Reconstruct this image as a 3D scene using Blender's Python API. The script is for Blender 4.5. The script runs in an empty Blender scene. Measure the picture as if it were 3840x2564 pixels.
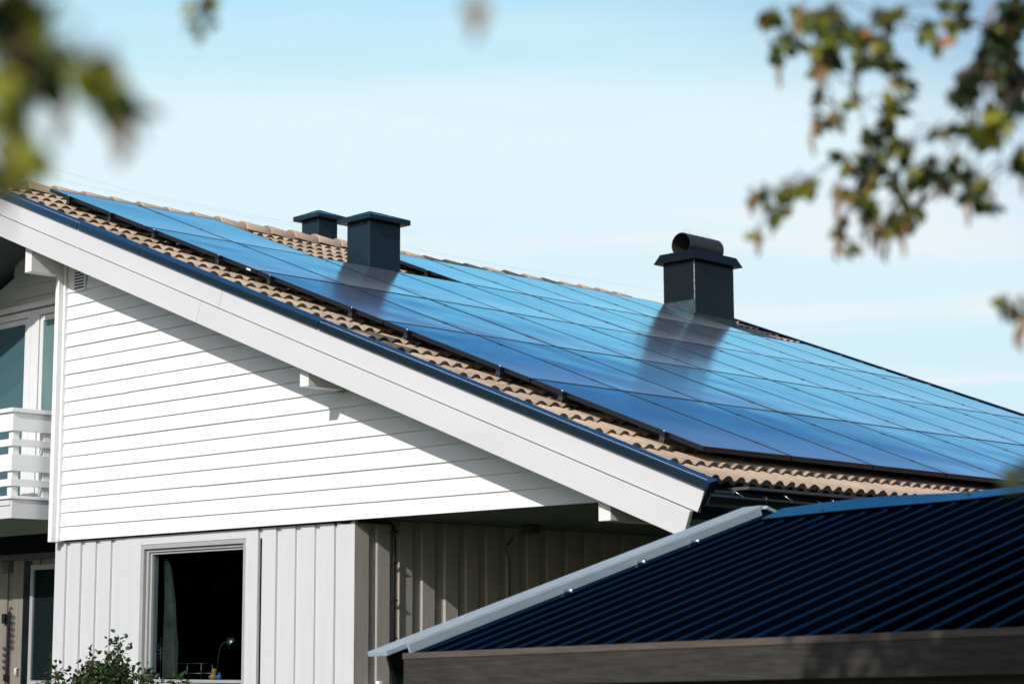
import bpy, math, random
from mathutils import Vector, Matrix, noise
random.seed(7)
R = math.radians
sc = bpy.context.scene
C = sc.collection
G = 6.30                      # height of the upper edge of the solar field above the ground
# ------------------------------------------------------------------ camera
CAM = Vector((16.755, -10.794, -4.514 + G))
YAW, PIT, ROL = -0.769163, 0.152078, -0.0033875
FPX = 7598.7
fw = Vector((math.sin(YAW)*math.cos(PIT), math.cos(YAW)*math.cos(PIT), math.sin(PIT)))
r0 = Vector((math.cos(YAW), -math.sin(YAW), 0)); u0 = r0.cross(fw)
rt = math.cos(ROL)*r0 + math.sin(ROL)*u0
up = -math.sin(ROL)*r0 + math.cos(ROL)*u0
cd = bpy.data.cameras.new('camera'); cam = bpy.data.objects.new('camera', cd); C.objects.link(cam)
cd.sensor_width = 36; cd.lens = FPX/3840*36; cd.clip_start = 0.05; cd.clip_end = 5000
m = Matrix((( rt.x, up.x, -fw.x, CAM.x), (rt.y, up.y, -fw.y, CAM.y), (rt.z, up.z, -fw.z, CAM.z), (0, 0, 0, 1)))
cam.matrix_world = m
cd.dof.use_dof = True; cd.dof.focus_distance = 17.0; cd.dof.aperture_fstop = 3.9
sc.camera = cam
# ------------------------------------------------------------------ world, sun, exposure
SUN = Vector((0.216, -0.84, 0.487)).normalized()      # towards the sun
w = bpy.data.worlds.new('World'); sc.world = w; w.use_nodes = True
nt = w.node_tree; nt.nodes.clear()
N = nt.nodes.new; K = nt.links.new
sky = N('ShaderNodeTexSky'); sky.sky_type = 'NISHITA'; sky.sun_disc = False
sky.sun_elevation = math.asin(SUN.z); sky.sun_rotation = math.atan2(SUN.x, SUN.y)
sky.air_density = 1.0; sky.dust_density = 1.6; sky.ozone_density = 2.0; sky.altitude = 0
tc = N('ShaderNodeTexCoord'); mp = N('ShaderNodeMapping'); mp.inputs['Scale'].default_value = (1.0, 1.0, 9)
mp.inputs['Rotation'].default_value = (R(4), R(-3), 0)
nz = N('ShaderNodeTexNoise'); nz.inputs['Scale'].default_value = 3.0; nz.inputs['Detail'].default_value = 6; nz.inputs['Roughness'].default_value = .5
K(tc.outputs['Generated'], mp.inputs['Vector']); K(mp.outputs[0], nz.inputs['Vector'])
# thin pale veil of high cloud over the part of the sky opposite the sun, thicker low down
dt = N('ShaderNodeVectorMath'); dt.operation = 'DOT_PRODUCT'; dt.inputs[1].default_value = (-.7658, .6247, .1511-.35); K(tc.outputs['Generated'], dt.inputs[0])
vr = N('ShaderNodeMapRange'); vr.interpolation_type = 'SMOOTHSTEP'; vr.inputs['From Min'].default_value = .785; vr.inputs['From Max'].default_value = .88; K(dt.outputs['Value'], vr.inputs['Value'])
sz = N('ShaderNodeSeparateXYZ'); K(tc.outputs['Generated'], sz.inputs[0])
wz = N('ShaderNodeMath'); wz.operation = 'MULTIPLY_ADD'; wz.inputs[1].default_value = .10; K(nz.outputs['Fac'], wz.inputs[0])
wo_ = N('ShaderNodeMath'); wo_.operation = 'SUBTRACT'; wo_.inputs[1].default_value = .05; K(sz.outputs['Z'], wo_.inputs[0]); K(wo_.outputs[0], wz.inputs[2])
cr = N('ShaderNodeValToRGB'); els = cr.color_ramp.elements
SKM = 1/(.07*1.414)/8
for k_, (p_, c_) in enumerate(((0.0, (.66, .86, .95)), (.14, (.66, .87, .955)), (.21, (.74, .91, .98)), (.25, (.76, .92, .98)), (.345, (.40, .75, .95)), (.45, (.17, .44, .80)))):
    e_ = els[k_] if k_ < 2 else els.new(p_); e_.position = p_; e_.color = (c_[0]*SKM, c_[1]*SKM, c_[2]*SKM, 1)
K(wz.outputs[0], cr.inputs[0])
vs = N('ShaderNodeVectorMath'); vs.operation = 'SCALE'; vs.inputs['Scale'].default_value = 8; K(cr.outputs[0], vs.inputs[0])
mx = N('ShaderNodeMix'); mx.data_type = 'RGBA'
n2 = N('ShaderNodeTexNoise'); n2.inputs['Scale'].default_value = 2.3; n2.inputs['Detail'].default_value = 7; n2.inputs['Roughness'].default_value = .55
m2 = N('ShaderNodeMapping'); m2.inputs['Scale'].default_value = (1.3, 1.3, 22); m2.inputs['Location'].default_value = (.4, 1.1, 2.7); K(tc.outputs['Generated'], m2.inputs['Vector']); K(m2.outputs[0], n2.inputs['Vector'])
c2 = N('ShaderNodeMapRange'); c2.interpolation_type = 'SMOOTHSTEP'; c2.inputs['From Min'].default_value = .46; c2.inputs['From Max'].default_value = .60; c2.inputs['To Max'].default_value = .85; K(n2.outputs['Fac'], c2.inputs['Value'])
zc = N('ShaderNodeMapRange'); zc.interpolation_type = 'SMOOTHSTEP'; zc.inputs['From Min'].default_value = .245; zc.inputs['From Max'].default_value = .20; K(sz.outputs['Z'], zc.inputs['Value'])
cm = N('ShaderNodeMath'); cm.operation = 'MULTIPLY'; K(c2.outputs[0], cm.inputs[0]); K(zc.outputs[0], cm.inputs[1])
cx = N('ShaderNodeMix'); cx.data_type = 'RGBA'; cx.inputs['B'].default_value = (.84*8*SKM, .91*8*SKM, .955*8*SKM, 1); K(cm.outputs[0], cx.inputs['Factor'])
bg = N('ShaderNodeBackground'); bg.inputs['Strength'].default_value = 0.07
ow = N('ShaderNodeOutputWorld')
K(vr.outputs[0], mx.inputs['Factor']); tn_ = N('ShaderNodeMix'); tn_.data_type = 'RGBA'; tn_.blend_type = 'MULTIPLY'; tn_.inputs['Factor'].default_value = 1; tn_.inputs['B'].default_value = (1.05, 1.10, 1.18, 1)
K(sky.outputs[0], tn_.inputs['A']); K(tn_.outputs['Result'], mx.inputs['A']); K(vs.outputs[0], cx.inputs['A']); K(cx.outputs['Result'], mx.inputs['B']); K(mx.outputs['Result'], bg.inputs[0]); K(bg.outputs[0], ow.inputs[0])
sl = bpy.data.lights.new('sun', 'SUN'); sl.energy = 2.75; sl.angle = R(.5); sl.color = (1, .955, .89)
so = bpy.data.objects.new('sun', sl); C.objects.link(so); so.rotation_euler = (-SUN).to_track_quat('-Z', 'Y').to_euler()
so.location = (0, -20, 30)
sc.view_settings.view_transform = 'Standard'; sc.view_settings.look = 'None'; sc.view_settings.exposure = 0.5
sc.view_settings.gamma = 1; sc.cycles.use_denoising = True
sc.cycles.max_bounces = 6; sc.cycles.transparent_max_bounces = 12
# ------------------------------------------------------------------ helpers
def mat(name, col, rough=.6, metal=0, var=0, vscale=8, stretch=(1, 1, 1), bump=0, bscale=60, ior=1.45, coat=0, attr=None, var_col=None, trans=0, spec=None, rvar=0):
    M = bpy.data.materials.new(name); M.use_nodes = True; t = M.node_tree; b = t.nodes['Principled BSDF']
    b.inputs['Base Color'].default_value = (*col, 1); b.inputs['Roughness'].default_value = rough
    b.inputs['Metallic'].default_value = metal; b.inputs['IOR'].default_value = ior; b.inputs['Coat Weight'].default_value = coat
    if spec is not None: b.inputs['Specular IOR Level'].default_value = spec
    n = t.nodes.new; l = t.links.new
    co = n('ShaderNodeTexCoord'); mm = n('ShaderNodeMapping'); mm.inputs['Scale'].default_value = stretch
    l(co.outputs['Object'], mm.inputs[0])
    src = None
    if var:
        a = n('ShaderNodeTexNoise'); a.inputs['Scale'].default_value = vscale; a.inputs['Detail'].default_value = 6; a.inputs['Roughness'].default_value = .65
        l(mm.outputs[0], a.inputs['Vector'])
        c = n('ShaderNodeValToRGB'); c.color_ramp.elements[0].position = .32; c.color_ramp.elements[1].position = .7
        vc = var_col or tuple(x*(1-var) for x in col)
        c.color_ramp.elements[0].color = (*vc, 1); c.color_ramp.elements[1].color = (*col, 1)
        l(a.outputs['Fac'], c.inputs[0]); src = c.outputs[0]
        if rvar:
            mr = n('ShaderNodeMapRange'); mr.inputs['From Min'].default_value = .3; mr.inputs['From Max'].default_value = .7
            mr.inputs['To Min'].default_value = rough; mr.inputs['To Max'].default_value = rough + rvar
            l(a.outputs['Fac'], mr.inputs['Value']); l(mr.outputs[0], b.inputs['Roughness'])
    if attr:
        at = n('ShaderNodeAttribute'); at.attribute_name = attr
        mu = n('ShaderNodeMix'); mu.data_type = 'RGBA'; mu.blend_type = 'MULTIPLY'; mu.inputs['Factor'].default_value = 1
        if src: l(src, mu.inputs['A'])
        else: mu.inputs['A'].default_value = (*col, 1)
        l(at.outputs['Color'], mu.inputs['B']); src = mu.outputs['Result']
    if src: l(src, b.inputs['Base Color'])
    if bump:
        a2 = n('ShaderNodeTexNoise'); a2.inputs['Scale'].default_value = bscale; a2.inputs['Detail'].default_value = 4
        l(mm.outputs[0], a2.inputs['Vector']); bp = n('ShaderNodeBump'); bp.inputs['Strength'].default_value = 1; bp.inputs['Distance'].default_value = bump
        l(a2.outputs['Fac'], bp.inputs['Height']); l(bp.outputs[0], b.inputs['Normal'])
    if trans:
        tr = n('ShaderNodeBsdfTranslucent'); ms = n('ShaderNodeMixShader'); ms.inputs[0].default_value = trans
        if src: l(src, tr.inputs[0])
        else: tr.inputs[0].default_value = (*col, 1)
        o = t.nodes['Material Output']; l(b.outputs[0], ms.inputs[1]); l(tr.outputs[0], ms.inputs[2]); l(ms.outputs[0], o.inputs[0])
    return M
def glass_mat(name, tint=(.75, .85, .85), k=1.0):
    M = bpy.data.materials.new(name); M.use_nodes = True; t = M.node_tree; t.nodes.clear()
    n = t.nodes.new; l = t.links.new
    o = n('ShaderNodeOutputMaterial'); gl = n('ShaderNodeBsdfGlossy'); gl.inputs['Roughness'].default_value = .01
    tr = n('ShaderNodeBsdfTransparent'); tr.inputs[0].default_value = (*tint, 1); fr = n('ShaderNodeFresnel'); fr.inputs[0].default_value = 1.5
    ml = n('ShaderNodeMath'); ml.operation = 'MULTIPLY'; ge = n('ShaderNodeNewGeometry'); iv = n('ShaderNodeMath'); iv.operation = 'SUBTRACT'; iv.inputs[0].default_value = k; l(ge.outputs['Backfacing'], iv.inputs[1]); iv.use_clamp = True; l(iv.outputs[0], ml.inputs[1])
    ms = n('ShaderNodeMixShader'); l(fr.outputs[0], ml.inputs[0]); l(ml.outputs[0], ms.inputs[0]); l(tr.outputs[0], ms.inputs[1]); l(gl.outputs[0], ms.inputs[2]); l(ms.outputs[0], o.inputs[0])
    return M
class MB:
    def __init__(s): s.v = []; s.f = []; s.c = []; s.sm = []
    def poly(s, pts, tint=None, smooth=False):
        i = len(s.v); s.v += [tuple(p) for p in pts]; s.f.append(tuple(range(i, i+len(pts)))); s.c.append(tint or (1, 1, 1)); s.sm.append(smooth)
    def prism(s, pts, d):            # polygon extruded along vector d
        d = Vector(d); a = [Vector(p) for p in pts]; b = [p + d for p in a]
        i = len(s.v); n = len(a); s.v += [tuple(p) for p in a + b]
        fs = [tuple(reversed([i+k for k in range(n)])), tuple(i+n+k for k in range(n))]
        for k in range(n): fs.append((i+k, i+(k+1) % n, i+n+(k+1) % n, i+n+k))
        s.f += fs; s.c += [(1, 1, 1)]*len(fs); s.sm += [False]*len(fs)
    def box(s, x0, x1, y0, y1, z0, z1): s.prism([(x0, y0, z0), (x1, y0, z0), (x1, y1, z0), (x0, y1, z0)], (0, 0, z1-z0))
    def obox(s, o, a, b, c):         # oriented box from a corner and three edge vectors
        o = Vector(o); a = Vector(a); b = Vector(b); s.prism([o, o+a, o+a+b, o+b], c)
    def tube(s, pts, r, n=8, cap=True):
        pts = [Vector(p) for p in pts]; rs = r if isinstance(r, (list, tuple)) else [r]*len(pts)
        base = len(s.v); t = (pts[1]-pts[0]).normalized(); a = t.orthogonal().normalized(); 
        for k, p in enumerate(pts):
            t = ((pts[min(k+1, len(pts)-1)] - pts[max(k-1, 0)])).normalized()
            a = (a - t*a.dot(t)).normalized(); b = t.cross(a)
            for j in range(n):
                q = 2*math.pi*j/n; s.v.append(tuple(p + (a*math.cos(q)+b*math.sin(q))*rs[k]))
        for k in range(len(pts)-1):
            for j in range(n):
                s.f.append((base+k*n+j, base+k*n+(j+1) % n, base+(k+1)*n+(j+1) % n, base+(k+1)*n+j)); s.c.append((1, 1, 1)); s.sm.append(True)
        if cap:
            s.f.append(tuple(base+j for j in reversed(range(n)))); s.f.append(tuple(base+(len(pts)-1)*n+j for j in range(n)))
            s.c += [(1, 1, 1)]*2; s.sm += [False]*2
    def build(s, name, m, parent=None, bevel=0, attr=False, dz=0, fix=True):
        me = bpy.data.meshes.new(name); me.from_pydata(s.v, [], s.f); me.polygons.foreach_set('use_smooth', s.sm)
        if attr:
            ca = me.color_attributes.new('tint', 'FLOAT_COLOR', 'CORNER'); k = 0; data = []
            for p, c in zip(me.polygons, s.c): data += [c[0], c[1], c[2], 1]*p.loop_total
            ca.data.foreach_set('color', data)
        if fix:
            import bmesh
            bm = bmesh.new(); bm.from_mesh(me); bmesh.ops.recalc_face_normals(bm, faces=bm.faces); bm.to_mesh(me); bm.free()
        me.materials.append(m); o = bpy.data.objects.new(name, me); C.objects.link(o)
        if parent: o.parent = parent
        if bevel:
            b = o.modifiers.new('bevel', 'BEVEL'); b.width = bevel; b.segments = 2; b.limit_method = 'ANGLE'
        return o
def thing(name, label, cat, group=None, loc=(0, 0, 0)):
    o = bpy.data.objects.new(name, None); C.objects.link(o); o.location = loc; o['label'] = label; o['category'] = cat
    if group: o['group'] = group
    return o
def tag(o, label=None, cat=None, group=None, kind=None):
    for k, v in (('label', label), ('category', cat), ('group', group), ('kind', kind)):
        if v: o[k] = v
    return o
TH = 0.367891; ct, stn = math.cos(TH), math.sin(TH)
def RP(s, t, h): return Vector((s*ct + h*stn, t, G - s*stn + h*ct))     # roof slope, along ridge, height off the panel plane
def Z(z): return z + G
XR = -0.62                                       # ridge
def RPm(s, t, h):                                # mirrored slope behind the ridge
    p = RP(s, t, h); return Vector((2*XR - p.x, p.y, p.z))
# ------------------------------------------------------------------ materials
M = {}
M['siding'] = mat('white_siding_paint', (.785, .79, .80), .45, var=.05, vscale=3, bump=.0006, bscale=90, stretch=(.3, 1, 6))
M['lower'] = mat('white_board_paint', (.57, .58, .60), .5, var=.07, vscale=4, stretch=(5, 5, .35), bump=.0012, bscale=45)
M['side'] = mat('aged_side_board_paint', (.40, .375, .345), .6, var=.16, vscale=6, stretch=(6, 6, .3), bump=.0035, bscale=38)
M['trim'] = mat('grey_white_board_paint', (.60, .60, .62), .45, var=.06, vscale=2, stretch=(.4, 1, 1), bump=.0008, bscale=30)
M['recess'] = mat('shade_toned_beige_boards', (.24, .215, .185), .7, var=.3, vscale=5, stretch=(6, 6, .3))  # side board tone with dimness and tree shadow put into the colour
M['beam'] = mat('white_beam_paint', (.74, .74, .74), .5, var=.10, vscale=9, bump=.001)
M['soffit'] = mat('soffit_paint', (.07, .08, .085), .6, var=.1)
M['winframe'] = mat('grey_window_frame_paint', (.36, .36, .37), .45, var=.1, vscale=12)
M['doorframe'] = mat('white_door_frame_paint', (.68, .69, .70), .4, var=.05)
M['flash'] = mat('dark_coated_flashing', (.10, .36, .54), .22, metal=1, var=.2, vscale=6)
M['blackmetal'] = mat('black_painted_steel', (.005, .008, .010), .22, spec=.4, var=.3, vscale=5, rvar=.15)
M['bluemetal'] = mat('blue_black_coated_steel', (.010, .026, .038), .28, spec=.4, var=.25, vscale=4, rvar=.12)
M['tile'] = mat('concrete_tile', (.60, .455, .34), .9, var=.28, vscale=30, bump=.003, bscale=160, attr='tint')
M['frame'] = mat('black_anodised_frame', (.012, .013, .016), .35)
M['alu'] = mat('bare_aluminium', (.7, .7, .7), .3, metal=1)
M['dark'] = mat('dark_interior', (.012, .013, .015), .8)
M['gutter'] = mat('black_gutter_steel', (.012, .018, .022), .35)
M['glass'] = glass_mat('window_glass')
M['black'] = mat('black_plastic', (.01, .01, .012), .4)
M['wood'] = mat('weathered_grey_wood', (.048, .043, .038), .8, var=.65, vscale=7, stretch=(.5, 6, 9), bump=.002, bscale=40)
M['verge'] = mat('bluegrey_painted_board', (.34, .41, .45), .4, var=.18, vscale=6, stretch=(3, .4, 3))
M['sheet'] = mat('corrugated_blue_black_sheet', (.001, .002, .006), .30, spec=.15, var=.3, vscale=2, rvar=.1)
def sheet_mat():
    m = mat('corrugated_sheet_coating', (.001, .0015, .004), .6, spec=0); t = m.node_tree; n = t.nodes.new; l = t.links.new
    g_ = n('ShaderNodeBsdfGlossy'); 
    lw = n('ShaderNodeLayerWeight'); lw.inputs['Blend'].default_value = .5; iv = n('ShaderNodeMath'); iv.operation = 'SUBTRACT'; iv.inputs[0].default_value = 1; l(lw.outputs['Facing'], iv.inputs[1])
    p2 = n('ShaderNodeMapRange'); p2.interpolation_type = 'SMOOTHSTEP'; p2.inputs['From Min'].default_value = .22; p2.inputs['From Max'].default_value = .72; l(iv.outputs[0], p2.inputs['Value'])
    vm = n('ShaderNodeVectorMath'); vm.operation = 'SCALE'; vm.inputs[0].default_value = (.036, .100, .155); l(p2.outputs[0], vm.inputs['Scale']); l(vm.outputs[0], g_.inputs['Color'])
    g_.inputs['Roughness'].default_value = .28
    co = n('ShaderNodeTexCoord'); a = n('ShaderNodeTexNoise'); a.inputs['Scale'].default_value = 1.6; a.inputs['Detail'].default_value = 8; a.inputs['Roughness'].default_value = .7; l(co.outputs['Object'], a.inputs['Vector'])
    r_ = n('ShaderNodeMapRange'); r_.inputs['To Min'].default_value = .18; r_.inputs['To Max'].default_value = .45; l(a.outputs['Fac'], r_.inputs['Value']); l(r_.outputs[0], g_.inputs['Roughness'])
    ad = n('ShaderNodeAddShader'); l(t.nodes['Principled BSDF'].outputs[0], ad.inputs[0]); l(g_.outputs[0], ad.inputs[1]); l(ad.outputs[0], t.nodes['Material Output'].inputs[0]); return m
M['sheet'] = sheet_mat()
def flash_mat():
    m = mat('coated_flashing', (.006, .014, .018), .5, spec=.15, var=.3, vscale=7); t = m.node_tree; n = t.nodes.new; l = t.links.new
    g_ = n('ShaderNodeBsdfGlossy'); g_.inputs['Roughness'].default_value = .2
    lw = n('ShaderNodeLayerWeight'); lw.inputs['Blend'].default_value = .5
    p2 = n('ShaderNodeMapRange'); p2.interpolation_type = 'SMOOTHSTEP'; p2.inputs['From Min'].default_value = .38; p2.inputs['From Max'].default_value = .62; p2.inputs['To Min'].default_value = .04; l(lw.outputs['Facing'], p2.inputs['Value'])
    vm = n('ShaderNodeVectorMath'); vm.operation = 'SCALE'; vm.inputs[0].default_value = (.12, .42, .62); l(p2.outputs[0], vm.inputs['Scale']); l(vm.outputs[0], g_.inputs['Color'])
    ad = n('ShaderNodeAddShader'); l(t.nodes['Principled BSDF'].outputs[0], ad.inputs[0]); l(g_.outputs[0], ad.inputs[1]); l(ad.outputs[0], t.nodes['Material Output'].inputs[0]); return m
M['flash'] = flash_mat()
M['ridgecap'] = mat('blue_black_ridge_metal', (.003, .03, .06), .5, var=.2, vscale=3, spec=.05)
t_ = M['ridgecap'].node_tree; g_ = t_.nodes.new('ShaderNodeBsdfGlossy'); g_.inputs['Color'].default_value = (.035, .19, .33, 1); g_.inputs['Roughness'].default_value = .3
ad_ = t_.nodes.new('ShaderNodeAddShader'); t_.links.new(t_.nodes['Principled BSDF'].outputs[0], ad_.inputs[0]); t_.links.new(g_.outputs[0], ad_.inputs[1]); t_.links.new(ad_.outputs[0], t_.nodes['Material Output'].inputs[0])
def panel_glass():
    m = mat('solar_cell_glass', (.060, .055, .050), .13, ior=1.52)
    t = m.node_tree; b = t.nodes['Principled BSDF']; n = t.nodes.new; l = t.links.new
    co = n('ShaderNodeTexCoord'); oi = n('ShaderNodeObjectInfo')
    ad = n('ShaderNodeVectorMath'); ad.operation = 'ADD'; l(co.outputs['Object'], ad.inputs[0])
    sc_ = n('ShaderNodeVectorMath'); sc_.operation = 'SCALE'; sc_.inputs[0].default_value = (13, 7, 3); l(oi.outputs['Random'], sc_.inputs['Scale']); l(sc_.outputs[0], ad.inputs[1])
    mp = n('ShaderNodeMapping'); mp.inputs['Scale'].default_value = (1.2, 34, 1.2); l(ad.outputs[0], mp.inputs[0])
    a = n('ShaderNodeTexNoise'); a.inputs['Scale'].default_value = 3; a.inputs['Detail'].default_value = 7; a.inputs['Roughness'].default_value = .75; l(mp.outputs[0], a.inputs['Vector'])
    sp = n('ShaderNodeTexNoise'); sp.inputs['Scale'].default_value = 90; sp.inputs['Detail'].default_value = 5; sp.inputs['Roughness'].default_value = .8; l(ad.outputs[0], sp.inputs['Vector'])
    av = n('ShaderNodeMath'); av.operation = 'ADD'; l(a.outputs['Fac'], av.inputs[0]); l(sp.outputs['Fac'], av.inputs[1])
    c = n('ShaderNodeValToRGB'); c.color_ramp.elements[0].position = .36; c.color_ramp.elements[1].position = .66
    hf = n('ShaderNodeMath'); hf.operation = 'MULTIPLY'; hf.inputs[1].default_value = .5; l(av.outputs[0], hf.inputs[0]); l(hf.outputs[0], c.inputs[0])
    c.color_ramp.elements[0].color = (.026, .024, .022, 1); c.color_ramp.elements[1].color = (.070, .062, .054, 1)
    # dust gathered along the lower edge of each panel
    sx = n('ShaderNodeSeparateXYZ'); l(co.outputs['Object'], sx.inputs[0])
    du = n('ShaderNodeMapRange'); du.interpolation_type = 'SMOOTHSTEP'; du.inputs['From Min'].default_value = .75; du.inputs['From Max'].default_value = 1.75; du.inputs['To Max'].default_value = .75
    l(sx.outputs['X'], du.inputs['Value']); dm = n('ShaderNodeMath'); dm.operation = 'MULTIPLY'; l(du.outputs[0], dm.inputs[0]); l(av.outputs[0], dm.inputs[1])
    dx = n('ShaderNodeMix'); dx.data_type = 'RGBA'; dx.inputs['B'].default_value = (.135, .135, .13, 1); l(dm.outputs[0], dx.inputs['Factor']); l(c.outputs[0], dx.inputs['A'])
    l(dx.outputs['Result'], b.inputs['Base Color'])
    mr = n('ShaderNodeMapRange'); mr.inputs['From Min'].default_value = .35; mr.inputs['From Max'].default_value = .65; mr.inputs['To Min'].default_value = .10; mr.inputs['To Max'].default_value = .20
    l(a.outputs['Fac'], mr.inputs['Value']); l(mr.outputs[0], b.inputs['Roughness'])
    wv = n('ShaderNodeTexNoise'); wv.inputs['Scale'].default_value = 1.1; wv.inputs['Detail'].default_value = 1; l(ad.outputs[0], wv.inputs['Vector'])
    bp = n('ShaderNodeBump'); bp.inputs['Strength'].default_value = 1; bp.inputs['Distance'].default_value = .006; l(wv.outputs['Fac'], bp.inputs['Height']); l(bp.outputs[0], b.inputs['Normal'])
    # anti-reflective cell glass: reflectance rises steeply towards grazing, red latest
    gl = n('ShaderNodeBsdfGlossy'); l(mr.outputs[0], gl.inputs['Roughness']); l(bp.outputs[0], gl.inputs['Normal'])
    lw = n('ShaderNodeLayerWeight'); lw.inputs['Blend'].default_value = .5; l(bp.outputs[0], lw.inputs['Normal'])
    cb = n('ShaderNodeValToRGB'); ee = cb.color_ramp.elements
    for k_, (p_, c_) in enumerate(((.40, (.01, .04, .10)), (.82, (.02, .18, .38)), (.872, (.02, .28, .54)), (.889, (.035, .35, .62)), (.905, (.33, .80, .98)), (.95, (.50, .90, 1.0)))):
        e_ = ee[k_] if k_ < 2 else ee.new(p_); e_.position = p_; e_.color = (*c_, 1)
    l(lw.outputs['Facing'], cb.inputs[0])
    l(cb.outputs[0], gl.inputs['Color']); b.inputs['Specular IOR Level'].default_value = 0
    as_ = n('ShaderNodeAddShader'); l(b.outputs[0], as_.inputs[0]); l(gl.outputs[0], as_.inputs[1]); l(as_.outputs[0], t.nodes['Material Output'].inputs[0])
    return m
M['pv'] = panel_glass()
# ================================================================== SETTING
gm = mat('lawn_green', (.05, .085, .025), .9, var=.4, vscale=.8, bump=.02, bscale=30)
g = MB(); g.poly([(-600, -600, 0), (600, -600, 0), (600, 600, 0), (-600, 600, 0)]); o = g.build('ground', gm); tag(o, kind='structure')
# ================================================================== HOUSE
house = thing('house', 'white wooden house with beige tiled roof carrying the solar panels', 'house', loc=(4, 5, 0))
house.location = (0, 0, 0)
YS, YL = -0.09, -0.05          # front of upper siding, of lower boards
SLH = -0.30                    # underside of the roof boards, off the panel plane
def xmax(z, h=SLH):            # where a height meets the underside
    return (-z + h*ct)/stn*ct + h*stn
# -- upper gable siding
b = MB(); zt = -0.99
zs = [-1.124 - .1301*i for i in range(0, 19)]
rnd0 = random.Random(3)
rows = [(-.995, -.865)] + [(z, z+.1301) for z in zs]
for k, (zb, ztop) in enumerate(rows):
    xe = xmax(zb); cuts = {9: 1.55, 12: 3.35, 16: 2.62, 6: 2.9, 4: 1.3}
    segs = [(.47, cuts[k]), (cuts[k]+.002, None)] if k in cuts and cuts[k] < xe-.6 else [(.47, None)]
    for n_, (xa, xb) in enumerate(segs):
        dz = .004*n_*(1 if k % 2 else -1); yb, yt = YS-.018 + rnd0.uniform(-.002, .002), YS-.002
        x0b, x1b, x1t = xa, xb if xb else xe, xb if xb else max(xmax(ztop), xa+.03)
        fr = [(x0b, yb, Z(zb+dz)), (x1b, yb, Z(zb+dz)), (x1t, yt, Z(ztop)), (x0b, yt, Z(ztop))]
        i = len(b.v); b.v += fr + [(x, YS+.02, z) for x, y, z in fr]
        for f in ((0, 1, 2, 3), (4, 7, 6, 5), (0, 4, 5, 1), (1, 5, 6, 2), (3, 2, 6, 7), (0, 3, 7, 4)): b.f.append(tuple(i+q for q in f)); b.c.append((1, 1, 1)); b.sm.append(False)
b.build('upper_wall', M['siding'], house)
# -- corner post at the left of the gable
b = MB(); b.box(.445, .505, -.185, YS+.01, Z(-3.48), Z(-.80)); b.box(.505, .535, -.135, YS+.01, Z(-3.475), Z(-.84))
b.build('corner_board', M['siding'], house, bevel=.004)
# -- vent grille
b = MB(); b.box(.64, .84, YS-.028, YS-.016, Z(-1.13), Z(-.90)); vg = b.build('vent_grille', M['siding'], house, bevel=.003)
b = MB()
for k in range(7): b.box(.665, .815, YS-.031, YS-.0285, Z(-1.105+.029*k), Z(-1.092+.029*k))
b.build('slat', M['dark'], vg)
# -- lower front wall: board on board
def boards_front(b, x0, x1, z0, z1, y, pitch, over, th=.022, seed=1):
    rnd = random.Random(seed); b.box(x0, x1, y-.003, y+.05, Z(z0), Z(z1)); x = x1
    while x > x0+.02:
        dz = rnd.uniform(-.002, .002)
        b.box(max(x-over, x0), x, y-.003-th+dz, y-.0031, Z(z0), Z(z1-.004)); x -= pitch + rnd.uniform(-.004, .004)
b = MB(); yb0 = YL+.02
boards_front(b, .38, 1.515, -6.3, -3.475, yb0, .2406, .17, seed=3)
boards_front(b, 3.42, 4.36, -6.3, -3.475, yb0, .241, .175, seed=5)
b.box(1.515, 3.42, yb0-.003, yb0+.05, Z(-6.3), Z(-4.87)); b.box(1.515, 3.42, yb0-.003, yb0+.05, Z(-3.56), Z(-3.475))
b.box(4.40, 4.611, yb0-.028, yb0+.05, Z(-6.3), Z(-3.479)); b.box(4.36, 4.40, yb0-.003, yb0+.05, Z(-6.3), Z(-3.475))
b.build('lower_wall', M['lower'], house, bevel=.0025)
# -- side wall under the overhang
b = MB(); xs = 4.613-.028
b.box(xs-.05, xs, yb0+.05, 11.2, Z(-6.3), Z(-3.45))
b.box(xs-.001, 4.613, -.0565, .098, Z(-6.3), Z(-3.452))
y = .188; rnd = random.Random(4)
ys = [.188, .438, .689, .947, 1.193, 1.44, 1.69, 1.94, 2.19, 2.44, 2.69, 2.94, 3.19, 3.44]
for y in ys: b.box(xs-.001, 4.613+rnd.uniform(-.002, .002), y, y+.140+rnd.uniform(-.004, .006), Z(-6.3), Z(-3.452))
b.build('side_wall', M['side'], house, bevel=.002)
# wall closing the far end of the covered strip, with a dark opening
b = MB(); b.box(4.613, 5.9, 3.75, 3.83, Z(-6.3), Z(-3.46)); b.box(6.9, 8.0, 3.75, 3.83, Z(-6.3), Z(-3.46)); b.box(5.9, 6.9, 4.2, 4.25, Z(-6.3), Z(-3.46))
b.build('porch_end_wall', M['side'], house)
for y_ in (3.55, 9.5):
    b = MB(); b.box(7.62, 7.76, y_, y_+.14, 0, Z(-3.66)); b.build('porch_post', M['lower'], house, bevel=.004)
# -- soffit (ceiling of the overhang) and the boards under the verge
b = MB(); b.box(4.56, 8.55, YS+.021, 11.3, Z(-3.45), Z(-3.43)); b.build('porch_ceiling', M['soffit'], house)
b = MB()
for k in range(4):
    y0 = -.555 + .118*k
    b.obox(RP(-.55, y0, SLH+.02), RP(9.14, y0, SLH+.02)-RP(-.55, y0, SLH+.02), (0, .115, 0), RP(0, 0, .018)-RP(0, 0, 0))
b.build('soffit_board', M['soffit'], house)
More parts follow.
